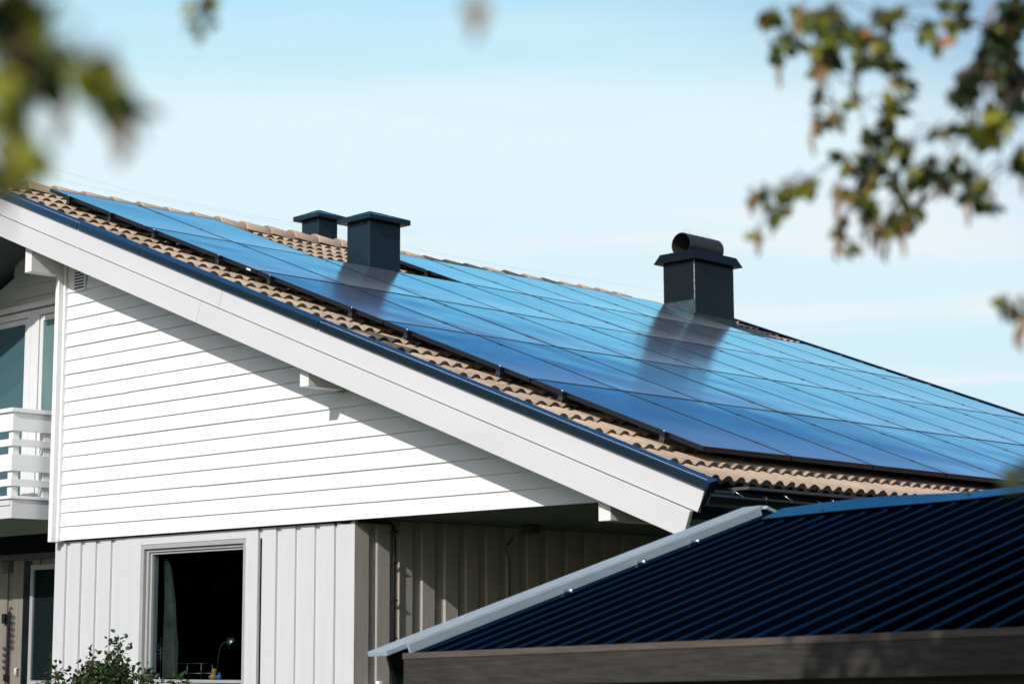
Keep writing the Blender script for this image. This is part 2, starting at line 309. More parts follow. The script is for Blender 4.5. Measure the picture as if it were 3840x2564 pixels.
# roof slab (both slopes) closes the loft
b = MB()
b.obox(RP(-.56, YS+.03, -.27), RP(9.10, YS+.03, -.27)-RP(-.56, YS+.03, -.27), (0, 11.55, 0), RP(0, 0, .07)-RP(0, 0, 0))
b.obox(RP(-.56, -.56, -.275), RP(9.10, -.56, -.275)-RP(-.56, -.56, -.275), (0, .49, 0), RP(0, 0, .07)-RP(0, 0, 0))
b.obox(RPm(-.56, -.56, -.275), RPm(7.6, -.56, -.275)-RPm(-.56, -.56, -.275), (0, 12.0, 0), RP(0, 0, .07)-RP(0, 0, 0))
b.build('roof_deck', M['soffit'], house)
# -- verge boards, upper and lower
def slope_board(b, s0, s1, y0, y1, h0, h1, f=RP): 
    a = f(s0, y0, h0); b.obox(a, f(s1, y0, h0)-a, (0, y1-y0, 0), f(s0, y0, h1)-a)
b = MB(); slope_board(b, 3.78, 3.92, -.5575, -.545, -.31, -.10); slope_board(b, -.60, 3.848, -.580, -.558, -.315, -.095); slope_board(b, 3.851, 9.262, -.580, -.558, -.315, -.095)
slope_board(b, -.60, 7.6, -.580, -.558, -.315, -.095, RPm)
b.build('verge_board', M['trim'], house, bevel=.003)
b = MB(); slope_board(b, 3.55, 3.69, -.5615, -.545, -.50, -.327); slope_board(b, -.60, 3.62, -.598, -.562, -.505, -.322); slope_board(b, 3.623, 9.21, -.598, -.562, -.505, -.322)
slope_board(b, -.60, 7.6, -.598, -.562, -.505, -.322, RPm)
b.build('verge_board', M['trim'], house, bevel=.004)
b = MB(); b.prism([(XR-.09, -.608, Z(-.42)), (XR+.09, -.608, Z(-.42)), (XR+.09, -.608, Z(.055)), (XR, -.608, Z(.095)), (XR-.09, -.608, Z(.055))], (0, .06, 0)); b.build('apex_plate', M['trim'], house, bevel=.003)
# -- verge flashing: top strip and front lip, in three lengths
b = MB()
for s0, s1 in ((-.60, 1.55), (1.56, 5.16), (5.17, 9.30)):
    d = .002 if s0 > 1.5 and s0 < 5 else 0
    for A, B_, Cc, D in (((-.525, -.078+d), (-.602, -.104+d), None, None),):
        p0, p1 = RP(s0, A[0], A[1]), RP(s0, B_[0], B_[1]); dd = RP(s1, 0, 0)-RP(s0, 0, 0)
        b.prism([p0, p1, p1-Vector((0, 0, .004)), p0-Vector((0, 0, .004))], dd)
        b.prism([RP(s0, -.602, -.102+d), RP(s0, -.606, -.142), RP(s0, -.600, -.142), RP(s0, -.596, -.108)], dd)
        b.prism([RP(s0, -.606, -.142), RP(s0, -.612, -.152), RP(s0, -.606, -.152), RP(s0, -.600, -.142)], dd)
        b.prism([p0-Vector((0, 0, .004)), RP(s0, -.525, -.17), RP(s0, -.529, -.17), RP(s0, -.529, -.084+d)], dd)
# folded return at the eaves corner
b.prism([RP(9.30, -.606, -.142), RP(9.30, -.602, -.104), RP(9.30, -.525, -.078), RP(9.27, -.525, -.19), RP(9.27, -.60, -.32)], RP(9.306, 0, 0)-RP(9.30, 0, 0))
slope_board(b, -.60, 7.6, -.606, -.53, -.142, -.09, RPm)
b.build('verge_flashing', M['flash'], house)
b = MB()
a = RP(-.6, 11.50, -.24); b.obox(a, RP(9.3, 11.50, -.24)-a, (0, .05, 0), RP(0, 0, .155)-RP(0, 0, 0))
b.obox(RP(-.6, 11.45, -.084), RP(9.3, 11.45, -.084)-RP(-.6, 11.45, -.084), (0, .079, 0), RP(0, 0, .006)-RP(0, 0, 0))
b.build('far_verge_flashing', M['flash'], house)
b = MB(); b.obox(RP(-.6, 11.47, -.5), RP(9.2, 11.47, -.5)-RP(-.6, 11.47, -.5), (0, .028, 0), RP(0, 0, .35)-RP(0, 0, 0)); b.build('far_verge_board', M['trim'], house)
# far and left gable walls so the house is closed
b = MB(); b.prism([(-5.2, 11.1, 0), (4.58, 11.1, 0), (4.58, 11.1, Z(-2.2)), (XR, 11.1, Z(-.15)), (-5.2, 11.1, Z(-2.1))], (0, .1, 0))
b.box(-5.2, -5.1, .8, 11.1, 0, Z(-2.2)); b.build('back_wall', M['lower'], house)
# -- roof tiles
WV, CO = .140, .363
def wave(y):                 # roll with a flatter trough
    q = (y/WV) % 1.0
    v = .5+.5*math.cos(2*math.pi*(q-.08*math.sin(2*math.pi*q)))
    return .036*(v**1.25)
def tile_field(f, s_end, ncourse, y0, y1, skip=None, tints=None, seed=2):
    b = MB(); rnd = random.Random(seed); NS = 8
    for k in range(ncourse):
        s1 = s_end - CO*k; s0 = max(s1-CO-.02, -.60)
        y = y0 - (WV if k % 2 else 0); j = 0
        while y < y1-.01:
            ya, yb_ = max(y, y0), min(y+2*WV, y1)
            if yb_-ya < .01: y += 2*WV; continue
            if skip and skip(s1, ya, yb_): y += 2*WV; j += 1; continue
            e, hh = rnd.uniform(-.007, .007), rnd.uniform(-.002, .004)
            tn = rnd.uniform(.78, 1.12); tint = (tn, tn*rnd.uniform(.97, 1.02), tn*rnd.uniform(.93, 1.02))
            if tints: tint = tints(k, j, tint)
            n = max(2, int(round((yb_-ya)/WV*NS))); top0, top1, bot = [], [], []
            for i in range(n+1):
                yy = ya+(yb_-ya)*i/n; wv = wave(yy)
                top0.append(f(s0, yy, -.163+wv)); top1.append(f(s1+e, yy, -.134+wv+hh)); bot.append(f(s1+e-.004, yy, -.164+wv*.72+hh))
            i0 = len(b.v); b.v += [tuple(p) for p in top0+top1+bot]
            for i in range(n):
                b.f.append((i0+i, i0+n+1+i, i0+n+2+i, i0+i+1)); b.c.append(tint); b.sm.append(True)
                b.f.append((i0+n+1+i, i0+2*n+2+i, i0+2*n+3+i, i0+n+2+i)); b.c.append(tuple(t*.30 for t in tint)); b.sm.append(False)  # front edge darkened in the tint, for shading and the black underlay
            y += 2*WV; j += 1
    return b
DT = {(10, 0), (9, 1), (9, 2), (11, 1), (7, 2), (8, 1)}
def tints(k, j, t):
    if (k, j) in {(9, 0), (10, 1), (11, 0), (9, 1)}: return (.22, .25, .29)
    return t
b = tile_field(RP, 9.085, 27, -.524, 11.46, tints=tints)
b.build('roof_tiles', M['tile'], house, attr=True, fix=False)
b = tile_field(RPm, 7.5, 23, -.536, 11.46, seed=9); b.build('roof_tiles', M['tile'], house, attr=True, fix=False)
# -- ridge tiles
b = MB(); rnd = random.Random(8); t = -.60; rz = Z(.105)
while t < 9.35 or (10.2 < t < 11.5) or 9.35 <= t <= 10.2:
    if 9.2 < t < 10.15:
        if b.v: b.build('ridge_tiles', M['tile'], house, attr=True); b = MB()
        t += .345; continue
    L_ = .385; n = 12; a0, a1 = rnd.uniform(-.004, .006), rnd.uniform(-.004, .006); tn = rnd.uniform(.9, 1.08)
    tn = (tn, tn*.99, tn*.97) if not (5.6 < t < 7.7 and rnd.random() < .75) else (.2, .23, .27)
    rings = []
    for kk, (yy, rr, hh) in enumerate(((0, .122, a0), (.012, .130, a0), (.30, .118, a1+.0), (.37, .108, a1-.004), (.385, .096, a1-.012))):
        ring = []
        for i in range(n+1):
            an = math.pi*(1-i/n)*1.06-.094; ring.append((XR+rr*1.05*math.cos(an), t+yy, rz+hh-.025+rr*.80*math.sin(an)+ .018*(1-(yy/.385))))
        rings.append(ring)
    base = len(b.v)
    for r_ in rings: b.v += r_
    for q in range(len(rings)-1):
        for i in range(n):
            a = base+q*(n+1)+i; b.f.append((a, a+1, a+n+2, a+n+1)); b.c.append(tn); b.sm.append(True)
    b.f.append(tuple(base+i for i in range(n+1))); b.c.append(tuple(x*.5 for x in tn)); b.sm.append(False)
    b.f.append(tuple(base+4*(n+1)+i for i in range(n+1))); b.c.append(tuple(x*.5 for x in tn)); b.sm.append(False)
    t += .345
    if t > 11.45: break
b.build('ridge_tiles', M['tile'], house, attr=True)
# -- purlin ends (projecting beams)
for xr, zb, hh, y1 in ((.512, -.964, .26, YS+.01), (4.548, -2.425, .26, YS+.01), (7.708, -3.635, .24, 11.2)):
    b = MB(); b.box(xr-.108, xr, -.50, y1, Z(zb), Z(zb+hh)); b.build('beam_end', M['beam'], house, bevel=.004)
# -- fascia, gutter, brackets
b = MB(); b.box(8.40, 8.43, -.555, 11.55, Z(-3.66), Z(-3.50)); b.build('eaves_fascia', M['gutter'], house)
gz, gx, gr = Z(-3.52), 8.555, .062
b = MB(); n = 14; y0, y1 = -.56, 11.6; prof = [(gx+gr*math.cos(math.pi+math.pi*i/n), gz+gr*math.sin(math.pi+math.pi*i/n)) for i in range(n+1)]
for (xa, za), (xb_, zb_) in zip(prof, prof[1:]):
    b.poly([(xa, y0, za), (xa, y1, za), (xb_, y1, zb_), (xb_, y0, zb_)], smooth=True)
b.poly([(x, y0, z) for x, z in prof]); b.tube([(gx+gr, y0, gz), (gx+gr, y1, gz)], .008, 8)
gut = b.build('gutter', M['gutter'], house)
for k, y in enumerate([.02, .62, 1.25, 1.88, 2.5]):
    b = MB(); b.tube([(gx+gr+.012, y, gz-.02), (gx+gr+.014, y, gz+.012), (gx+gr-.01, y, gz+.016)], .009, 6); b.build('gutter_clip', M['gutter'], gut)
for y in (-.22, .32, .87, 1.4):
    b = MB(); b.tube([(gx-.05, y, gz+.075), (gx+gr-.008, y+.03, gz+.004)], .0028, 5); b.build('gutter_strap', M['alu'], gut)
# -- window in the lower wall
b = MB()
b.box(1.52, 1.748, YL-.012, YL+.02, Z(-4.836), Z(-3.478)); b.box(3.240, 3.40, YL-.012, YL+.02, Z(-4.86), Z(-3.478)); b.box(1.748, 3.240, YL-.010, YL+.02, Z(-3.553), Z(-3.479))
win = b.build('window', M['lower'], house, bevel=.003)
b = MB()
def ringbox(b, x0, x1, z0, z1, wl, y0, y1, bot=None):
    bt = bot if bot is not None else wl
    b.box(x0, x0+wl, y0, y1, Z(z0), Z(z1)); b.box(x1-wl, x1, y0, y1, Z(z0), Z(z1)); b.box(x0+wl, x1-wl, y0, y1, Z(z1-wl), Z(z1)); b.box(x0+wl, x1-wl, y0, y1, Z(z0), Z(z0+bt))
ringbox(b, 1.749, 3.239, -4.835, -3.555, .038, -.058, .05)
ringbox(b, 1.793, 3.205, -4.795, -3.590, .030, -.030, .06)
ringbox(b, 1.828, 3.180, -4.758, -3.615, .026, -.012, .06)
b.build('window_frame', M['winframe'], win, bevel=.003)
b = MB(); b.box(1.854, 3.154, .012, .018, Z(-4.733), Z(-3.641)); b.build('window_pane', M['glass'], win)
b = MB(); b.box(1.74, 3.25, -.10, -.0585, Z(-4.86), Z(-4.838)); b.build('window_sill', M['winframe'], win)
# dark room behind it
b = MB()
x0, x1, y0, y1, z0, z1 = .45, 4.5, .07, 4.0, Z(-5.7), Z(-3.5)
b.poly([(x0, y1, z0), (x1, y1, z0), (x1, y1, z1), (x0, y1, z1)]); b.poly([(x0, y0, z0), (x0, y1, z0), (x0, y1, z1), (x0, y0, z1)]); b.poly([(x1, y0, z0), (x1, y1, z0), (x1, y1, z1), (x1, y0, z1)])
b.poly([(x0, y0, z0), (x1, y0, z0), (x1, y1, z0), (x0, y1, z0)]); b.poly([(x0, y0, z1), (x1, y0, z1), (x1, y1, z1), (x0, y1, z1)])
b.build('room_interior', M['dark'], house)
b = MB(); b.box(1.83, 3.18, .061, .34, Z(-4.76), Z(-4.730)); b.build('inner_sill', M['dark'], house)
# ---------------------------------------------------------------- recess with balcony
YR = .70
b = MB()
k = 0; z = -3.20
while z < -.1:
    b.prism([(max(-5, 2*XR-.439-(0 if z < -.7 else -.0)) , YR-.020, Z(z)), (.438 if z < -.66 else xmax(z+.125)-.02, YR-.020, Z(z)), (.438 if z < -.66 else xmax(z+.125)-.02, YR-.006, Z(z+.128)), (max(-5, 2*XR-.439), YR-.006, Z(z+.128))], (0, .03, 0)) if z > -.93 and z < -.35 else None
    z += .1315
b.prism([(-5.0, YR, Z(-3.3)), (.439, YR, Z(-3.3)), (.439, YR, Z(-.56)), (XR, YR, Z(-.16)), (-5.0, YR, Z(-1.85))], (0, .06, 0)); b.build('recess_wall', M['lower'], house, bevel=.003)
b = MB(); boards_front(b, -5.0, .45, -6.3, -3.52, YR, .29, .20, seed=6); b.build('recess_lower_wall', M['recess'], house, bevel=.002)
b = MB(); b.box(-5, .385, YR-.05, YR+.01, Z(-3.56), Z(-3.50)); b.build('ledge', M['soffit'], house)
# return wall between recess and gable room
b = MB(); b.box(.44, .50, -.03, YR+.05, Z(-3.3), Z(-.85)); b.box(.39, .44, -.0, YR+.05, Z(-6.3), Z(-3.3)); b.build('recess_return_wall', M['lower'], house)
# balcony door and side window
def glazed(name, x0, x1, z0, z1, fr=.065, sash=.055, behind='blind'):
    b = MB(); ringbox(b, x0, x1, z0, z1, fr, YR-.05, YR+.01); d = b.build(name, M['doorframe'], house, bevel=.004)
    b = MB(); ringbox(b, x0+fr+.008, x1-fr-.008, z0+fr+.008, z1-fr-.008, sash, YR-.038, YR-.002); b.build('sash', M['doorframe'], d, bevel=.004)
    q = fr+sash+.008
    b = MB(); b.box(x0+q, x1-q, YR-.026, YR-.022, Z(z0+q), Z(z1-q)); b.build('pane', M['glass'], d)
    return d, q
M['blind'] = mat('bluegrey_roller_blind', (.16, .215, .25), .8, var=.06)
M['net'] = mat('white_net_curtain', (.45, .47, .48), .8, var=.3, vscale=8, stretch=(14, 1, .3))
d1, q = glazed('balcony_door', -2.15, -1.27, -3.06, -.985)
b = MB(); b.box(-2.15+q, -1.27-q, YR-.012, YR-.001, Z(-3.06+q), Z(-.985-q)); b.build('blind', M['blind'], d1)
d2, q = glazed('balcony_window', -1.19, -.30, -3.06, -.985)
b = MB(); b.box(-1.19+q, -.95, YR-.012, YR-.001, Z(-3.06+q), Z(-.985-q)); b.box(-.95, -.30-q, YR-.010, YR-.001, Z(-3.06+q), Z(-.985-q)); b.build('net_curtain', M['net'], d2)
b = MB(); b.box(-2.6, -.1, YR-.075, YR-.017, Z(-.965), Z(-.91)); b.box(-1.27, -1.19, YR-.045, YR, Z(-3.06), Z(-.985)); b.build('door_head_trim', M['doorframe'], house, bevel=.003)
# ground floor window and vent under the balcony
b = MB(); ringbox(b, -1.115, -.35, -4.82, -3.62, .05, YR-.06, YR+.01); lw = b.build('lower_window', M['winframe'], house, bevel=.003)
b = MB(); b.box(-1.065, -.40, YR-.045, YR-.04, Z(-4.77), Z(-3.67)); b.build('pane', M['glass'], lw)
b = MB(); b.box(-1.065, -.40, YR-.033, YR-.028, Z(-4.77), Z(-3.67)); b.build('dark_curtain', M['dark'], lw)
b = MB(); b.box(-1.14, -.33, YR-.09, YR-.061, Z(-4.85), Z(-4.82)); b.build('sill', M['doorframe'], lw)
b = MB()
for k in range(6): b.box(-1.68, -1.49, YR-.045, YR-.026, Z(-3.68+.025*k), Z(-3.668+.025*k))
b.build('lower_vent', M['soffit'], house)
b = MB(); b.box(-1.275, -1.135, YR-.03, YR-.0255, Z(-6.3), Z(-3.57)); b.build('cover_strip', M['blackmetal'], house)
b = MB(); b.tube([(-1.335, YR-.03, Z(-4.72)), (-1.335, YR-.06, Z(-4.71)), (-1.335, YR-.06, Z(-4.66)), (-1.335, YR-.03, Z(-4.65))], .012, 8); b.build('door_handle', M['doorframe'], house)
# balcony
YB, XB = -.545, .36
bal = MB(); bal.box(-4.6, XB-.002, YB+.004, YR-.06, Z(-3.085), Z(-3.056)); bal = bal.build('balcony', M['siding'], house, bevel=.003)
for nm, z0, z1, th in (('rail', -2.453, -2.282, .022), ('rail', -2.594, -2.528, .022), ('rail', -2.827, -2.669, .022), ('rail', -2.967, -2.901, .022)):
    b = MB(); b.box(XB-th, XB, YB, -.115, Z(z0), Z(z1)); b.box(-4.6, XB-th-.0015, YB, YB+th, Z(z0), Z(z1)); b.build(nm, M['siding'], bal, bevel=.002)
b = MB(); b.box(XB-.10, XB+.025, YB-.025, -.115, Z(-2.281), Z(-2.241)); b.box(-4.6, XB-.101, YB-.025, YB+.09, Z(-2.281), Z(-2.241)); b.build('handrail', M['siding'], bal, bevel=.004)
for (xa, ya) in ((XB-.10, YB+.024), (XB-.09, -.19), (-1.4, YB+.024), (-3.1, YB+.024)):
    b = MB(); b.box(xa, xa+.072, ya, ya+.072, Z(-3.055), Z(-2.2825)); b.build('post', M['siding'], bal, bevel=.003)
b = MB(); b.box(XB-.05, XB-.022, YB+.03, -.10, Z(-3.264), Z(-3.0865)); b.box(-4.6, XB-.052, YB+.03, YB+.058, Z(-3.264), Z(-3.15)); b.box(-4.6, XB-.052, YB+.025, YB+.053, Z(-3.143), Z(-3.0865)); b.build('deck_fascia', M['trim'], bal, bevel=.002)
# cable conduit and wiring on the side wall
b = MB(); b.tube([(4.2, -.02, Z(-3.485)), (4.55, -.055, Z(-3.48)), (4.64, .0, Z(-3.475)), (4.64, .30, Z(-3.478)), (4.64, .335, Z(-3.50)), (4.64, .345, Z(-3.60)), (4.64, .345, Z(-6.0))], .014, 8); con = b.build('cable_conduit', M['black'], house)
for z in (-3.55, -3.80, -4.10, -4.40, -4.70):
    b = MB(); b.box(4.61, 4.66, .325, .372, Z(z), Z(z+.012)); b.build('pipe_clip', M['black'], con)
b = MB(); b.tube([(4.62, 1.75, Z(-3.53)), (4.62, 1.66, Z(-3.62)), (4.62, 1.70, Z(-3.75)), (4.62, 1.70, Z(-5.2))], .005, 6); lm = b.build('lamp_cable', M['black'], house)
b = MB(); b.box(4.9, 5.02, 1.55, 1.67, Z(-3.53), Z(-3.451)); b.build('porch_lamp', M['soffit'], house, bevel=.01)
b = MB(); b.box(4.63, 4.72, .10, .32, Z(-5.2), Z(-4.81)); b.box(4.63, 4.67, .16, .20, Z(-4.81), Z(-4.73)); b.build('meter_box', M['siding'], house, bevel=.006)
# ---------------------------------------------------------------- roof penetrations
def hood(name, x0, x1, y0, y1, zt, zb, ov, ah, parent, body_m, cap_m):
    b = MB(); b.box(x0, x1, y0, y1, Z(zb), Z(zt)); bo = b.build(name, body_m, parent, bevel=.004)
    b = MB(); b.box(x0-ov, x1+ov, y0-ov, y1+ov, Z(zt), Z(zt+.045)); c = b.build('cap_rim', cap_m, bo, bevel=.003)
    b = MB(); A = [(x0-ov, y0-ov), (x1+ov, y0-ov), (x1+ov, y1+ov), (x0-ov, y1+ov)]; xm, ym = (x0+x1)/2, (y0+y1)/2; dy = max((y1-y0)-(x1-x0), 0)/2+.02
    T = [(xm, ym-dy, Z(zt+.045+ah)), (xm, ym+dy, Z(zt+.045+ah))]; B_ = [(p[0], p[1], Z(zt+.0455)) for p in A]
    b.poly([B_[0], B_[1], T[0]]); b.poly([B_[1], B_[2], T[1], T[0]]); b.poly([B_[2], B_[3], T[1]]); b.poly([B_[3], B_[0], T[0], T[1]])
    b.build('cap_top', M['flash'], bo)
    b = MB()
    for P_ in ((x0-ov, y0-ov), (x1+ov, y0-ov)): b.tube([(P_[0], P_[1], Z(zt+.048)), (xm, ym-dy, Z(zt+.05+ah))], .006, 5)
    for P_ in ((x0-ov, y1+ov), (x1+ov, y1+ov)): b.tube([(P_[0], P_[1], Z(zt+.048)), (xm, ym+dy, Z(zt+.05+ah))], .006, 5)
    b.tube([(xm, ym-dy, Z(zt+.05+ah)), (xm, ym+dy, Z(zt+.05+ah))], .006, 5); b.build('cap_seam', M['flash'], bo)
    for (x, y) in ((x1-.01, y0-.003), (x1-.12, y0-.003), (x0+.03, y0-.003)):
        b = MB(); b.tube([(x, y+.002, Z(zt-.02)), (x, y-.003, Z(zt-.02))], .005, 6); b.build('rivet', M['alu'], bo)
    return bo
v1 = hood('vent_stack', 1.147, 1.50, 2.868, 3.296, -.105, -1.0, .075, .085, house, M['bluemetal'], M['bluemetal'])
v2 = hood('vent_stack', -1.61, -1.30, 4.56, 4.855, .60, -.3, .075, .085, house, M['bluemetal'], M['bluemetal'])
b = MB(); b.box(.06, .578, 9.30, 10.12, Z(-.6), Z(.50)); ch = b.build('chimney', M['blackmetal'], house, bevel=.004)
b = MB()
lo = [(-.03, 9.21), (.668, 9.21), (.668, 10.21), (-.03, 10.21)]; hi = [(.03, 9.27), (.608, 9.27), (.608, 10.15), (.03, 10.15)]
for k in range(4):
    a, c_ = lo[k], lo[(k+1) % 4]; d, e = hi[k], hi[(k+1) % 4]
    b.poly([(a[0], a[1], Z(.49)), (c_[0], c_[1], Z(.49)), (e[0], e[1], Z(.62)), (d[0], d[1], Z(.62))])
b.poly([(p[0], p[1], Z(.62)) for p in hi]); b.poly([(p[0], p[1], Z(.492)) for p in lo])
cc = b.build('chimney_cap', M['blackmetal'], ch)
b = MB(); n = 26; R_, cx, cz = .158, .315, Z(.735); cy0, cy1 = 9.36, 10.06
prof = [(cx+R_*math.cos(a), cz+R_*math.sin(a)) for a in [-.75+(math.pi+1.5)*i/n for i in range(n+1)]]
prin = [(cx+(x-cx)*.965, cz+(z-cz)*.965) for x, z in prof]
for P_, sgn in ((prof, 1), (prin, -1)):
    for (xa, za), (xb_, zb_) in zip(P_, P_[1:]): b.poly([(xa, cy0, za), (xa, cy1, za), (xb_, cy1, zb_), (xb_, cy0, zb_)], smooth=True)
for i in range(len(prof)-1):
    for y in (cy0, cy1): b.poly([(prof[i][0], y, prof[i][1]), (prof[i+1][0], y, prof[i+1][1]), (prin[i+1][0], y, prin[i+1][1]), (prin[i][0], y, prin[i][1])])
b.poly([(x, (cy0+cy1)/2, z) for x, z in prin]); b.box(cx-.12, cx+.12, cy0+.04, cy1-.04, Z(.6205), Z(.635))
b.build('cowl', mat('weathered_cowl_steel', (.045, .05, .05), .45, var=.45, vscale=5, stretch=(1, 8, 1)), ch, fix=False)
b = MB(); rnd = random.Random(5)
for k in range(26):
    y = cy0+.04+(cy1-cy0-.08)*k/25; z = cz+R_; a = rnd.uniform(-.6, .6)
    b.tube([(cx, y, z), (cx+.02*math.sin(a*2), y+.02*a, z+.05), (cx+.05*math.sin(a*2), y+.05*a, z+.10+rnd.uniform(-.02, .02))], .0009, 4)
b.build('bird_spikes', mat('clear_plastic_spikes', (.9, .93, .95), .3, trans=.5), ch)
# sheet flashing at the chimney foot
b = MB(); 
def skirt(b, x0, x1, y0, y1, o):
    zf = lambda x: G - x*stn/ct - .10/ct
    b.box(x0-o, x1+o, y0-o, y0-.002, zf(x1)-.10, zf(x0)+.10); b.box(x1+.002, x1+o, y0-o, y1+o, zf(x1)-.12, zf(x1)+.115)
skirt(b, .06, .578, 9.30, 10.12, .022)
b.obox(RP(.40, 9.24, -.088), RP(1.15, 9.24, -.088)-RP(.40, 9.24, -.088), (0, 1.45, 0), RP(0, 0, .006)-RP(0, 0, 0))
b.obox(RP(-.35, 10.14, -.088), RP(.40, 10.14, -.088)-RP(-.35, 10.14, -.088), (0, .42, 0), RP(0, 0, .0055)-RP(0, 0, 0))
b.build('base_flashing', mat('patinated_lead_sheet', (.05, .085, .09), .5, var=.6, vscale=14, stretch=(1, 5, 1), bump=.006, bscale=9), ch)
b = MB()
for a_, c_ in (((.580, 9.297, Z(-.2)), (.580, 9.297, Z(.485))),): b.tube([a_, c_], .008, 6)
b.build('corner_bead', mat('chipped_white_sealant', (.55, .56, .54), .6, var=.6, vscale=60, var_col=(.03, .04, .045)), ch)
b = MB(); b.box(1.10, 1.56, 2.82, 3.34, Z(-.78), Z(-.46)); 
# ================================================================== SOLAR PANELS
L_, W_ = 1.74, 1.0238
rowname = ['top row', 'second row from the top', 'middle row', 'fourth row from the top', 'bottom row']
colname = ['first', 'second', 'third', 'fourth', 'fifth', 'sixth', 'seventh', 'eighth', 'ninth', 'tenth']
ps, pw = 1.726, 1.010
b = MB(); lip = .011
b.box(0, ps, 0, lip, -.035, 0); b.box(0, ps, pw-lip, pw, -.035, 0); b.box(0, lip, lip, pw-lip, -.035, 0); b.box(ps-lip, ps, lip, pw-lip, -.035, 0)
pf = b.build('frame', M['frame'])
b = MB(); b.box(lip, ps-lip, lip, pw-lip, -.008, -.0015); pg = b.build('glass', M['pv'])
first = True; rnd = random.Random(12)
for r_ in range(5):
    for c_ in range(10):
        if r_ == 0 and c_ in (2, 3, 9): continue
        where = '%s column from the near gable' % colname[c_]
        if r_ == 0 and c_ == 4: where = 'just behind the near vent stack'
        if r_ == 0 and c_ == 8: where = 'directly in front of the chimney'
        if r_ == 4 and c_ == 0: where = 'at the near lower corner of the field'
        t = thing('solar_panel', 'black framed blue solar panel, %s, %s' % (rowname[r_], where), 'solar panel', 'solar panels on the tiled roof')
        rot = Matrix(((ct, 0, stn), (0, 1, 0), (-stn, 0, ct)))
        m4 = rot.to_4x4(); m4.translation = RP(r_*L_+.007, c_*W_+.007, 0)
        t.matrix_world = m4 @ Matrix.Rotation(R(rnd.uniform(-.035, .035)), 4, 'Y') @ Matrix.Rotation(R(rnd.uniform(-.05, .05)), 4, 'X')
        fo, go = (pf, pg) if first else (pf.copy(), pg.copy())
        if not first: C.objects.link(fo); C.objects.link(go)
        fo.parent = t; go.parent = t; first = False
# mounting rails with clamps
clamp_s = [.418, 1.171, 1.919, 2.95, 3.718, 4.846, 5.555, 6.65, 7.331, 8.354]
bm_ = MB(); bm_.obox(RP(0, 0, 0)-RP(0, 0, 0)+RP(-.018, -.010, .0005)-RP(0, 0, 0), RP(.036, 0, 0)-RP(0, 0, 0), (0, .02, 0), RP(0, 0, .003)-RP(0, 0, 0))
mid = bm_.build('mid_clamp', M['frame'])
firstc = True
for i, s in enumerate(clamp_s):
    row = i//2; hi = 'upper' if i % 2 == 0 else 'lower'
    cols = [(-.03, 10.27)] if row else [(-.03, 2.07), (4.07, 9.22)]
    b = MB()
    for y0, y1 in cols:
        a = RP(s-.02, y0, -.079); b.obox(a, RP(s+.02, y0, -.079)-a, (0, y1-y0, 0), RP(0, 0, .042)-RP(0, 0, 0))
    rail = b.build('mounting_rail', M['frame']); tag(rail, 'black rail under the %s, the %s of its pair' % (rowname[row], hi), 'rail', 'rails carrying the solar panels')
    b = MB()
    for y0, y1 in cols[:1] if row else [(-.03, 0), (4.065, 0)]:
        a = RP(s-.022, y0-.012, -.037); b.obox(a, RP(s+.022, y0-.012, -.037)-a, (0, .04, 0), RP(0, 0, .039)-RP(0, 0, 0))
        a = RP(s-.012, y0-.004, -.02); b.obox(a, RP(s+.012, y0-.004, -.02)-a, (0, .02, 0), RP(0, 0, .026)-RP(0, 0, 0))
    b.build('end_clamp', M['frame'], rail, bevel=.002)
    b = MB()
    for y0 in ([-.03] if row else [-.03, 4.065]):
        a = RP(s, y0+.002, 0); b.tube([a, RP(s, y0+.002, .010)], .009, 8)
    b.build('bolt', M['alu'], rail)
    b = MB()                                                      # bright cut end of the rail profile
    for y0 in ([-.032] if row else [-.032, 4.068]):
        for (sa, sb, ha, hb) in ((-.02, .02, -.079, -.075), (-.02, .02, -.060, -.057), (-.02, .02, -.041, -.037), (-.02, -.016, -.075, -.041), (.016, .02, -.075, -.041), (-.002, .003, -.057, -.041)):
            a = RP(s+sa, y0, ha); b.obox(a, RP(s+sb, y0, ha)-a, (0, .001, 0), RP(0, 0, hb-ha)-RP(0, 0, 0))
    b.build('rail_end', M['alu'], rail)
    for c_ in range(1, 10):
        if row == 0 and c_ in (2, 3, 4, 9): continue
        q_ = mid if firstc else mid.copy()
        if not firstc: C.objects.link(q_)
        q_.parent = rail; q_.location = RP(s, c_*W_, 0); firstc = False
    for y in [.62+1.26*k for k in range(8)]:
        if row == 0 and (2.0 < y < 4.1 or y > 9.1): continue
        b = MB(); a = RP(s-.06, y, -.125); b.obox(a, RP(s+.06, y, -.125)-a, (0, .03, 0), RP(0, 0, .045)-RP(0, 0, 0)); b.build('roof_hook', M['frame'], rail)
b = MB(); a = RP(3.34, -.0005, -.028); b.obox(a, RP(3.40, 0, -.028)-RP(3.34, 0, -.028), (0, .0006, 0), RP(0, 0, .016)-RP(0, 0, 0))
lab = b.build('sticker', mat('white_sticker', (.8, .8, .8), .5)); tag(lab, 'small blank white sticker on the near edge of a solar panel frame', 'sticker')
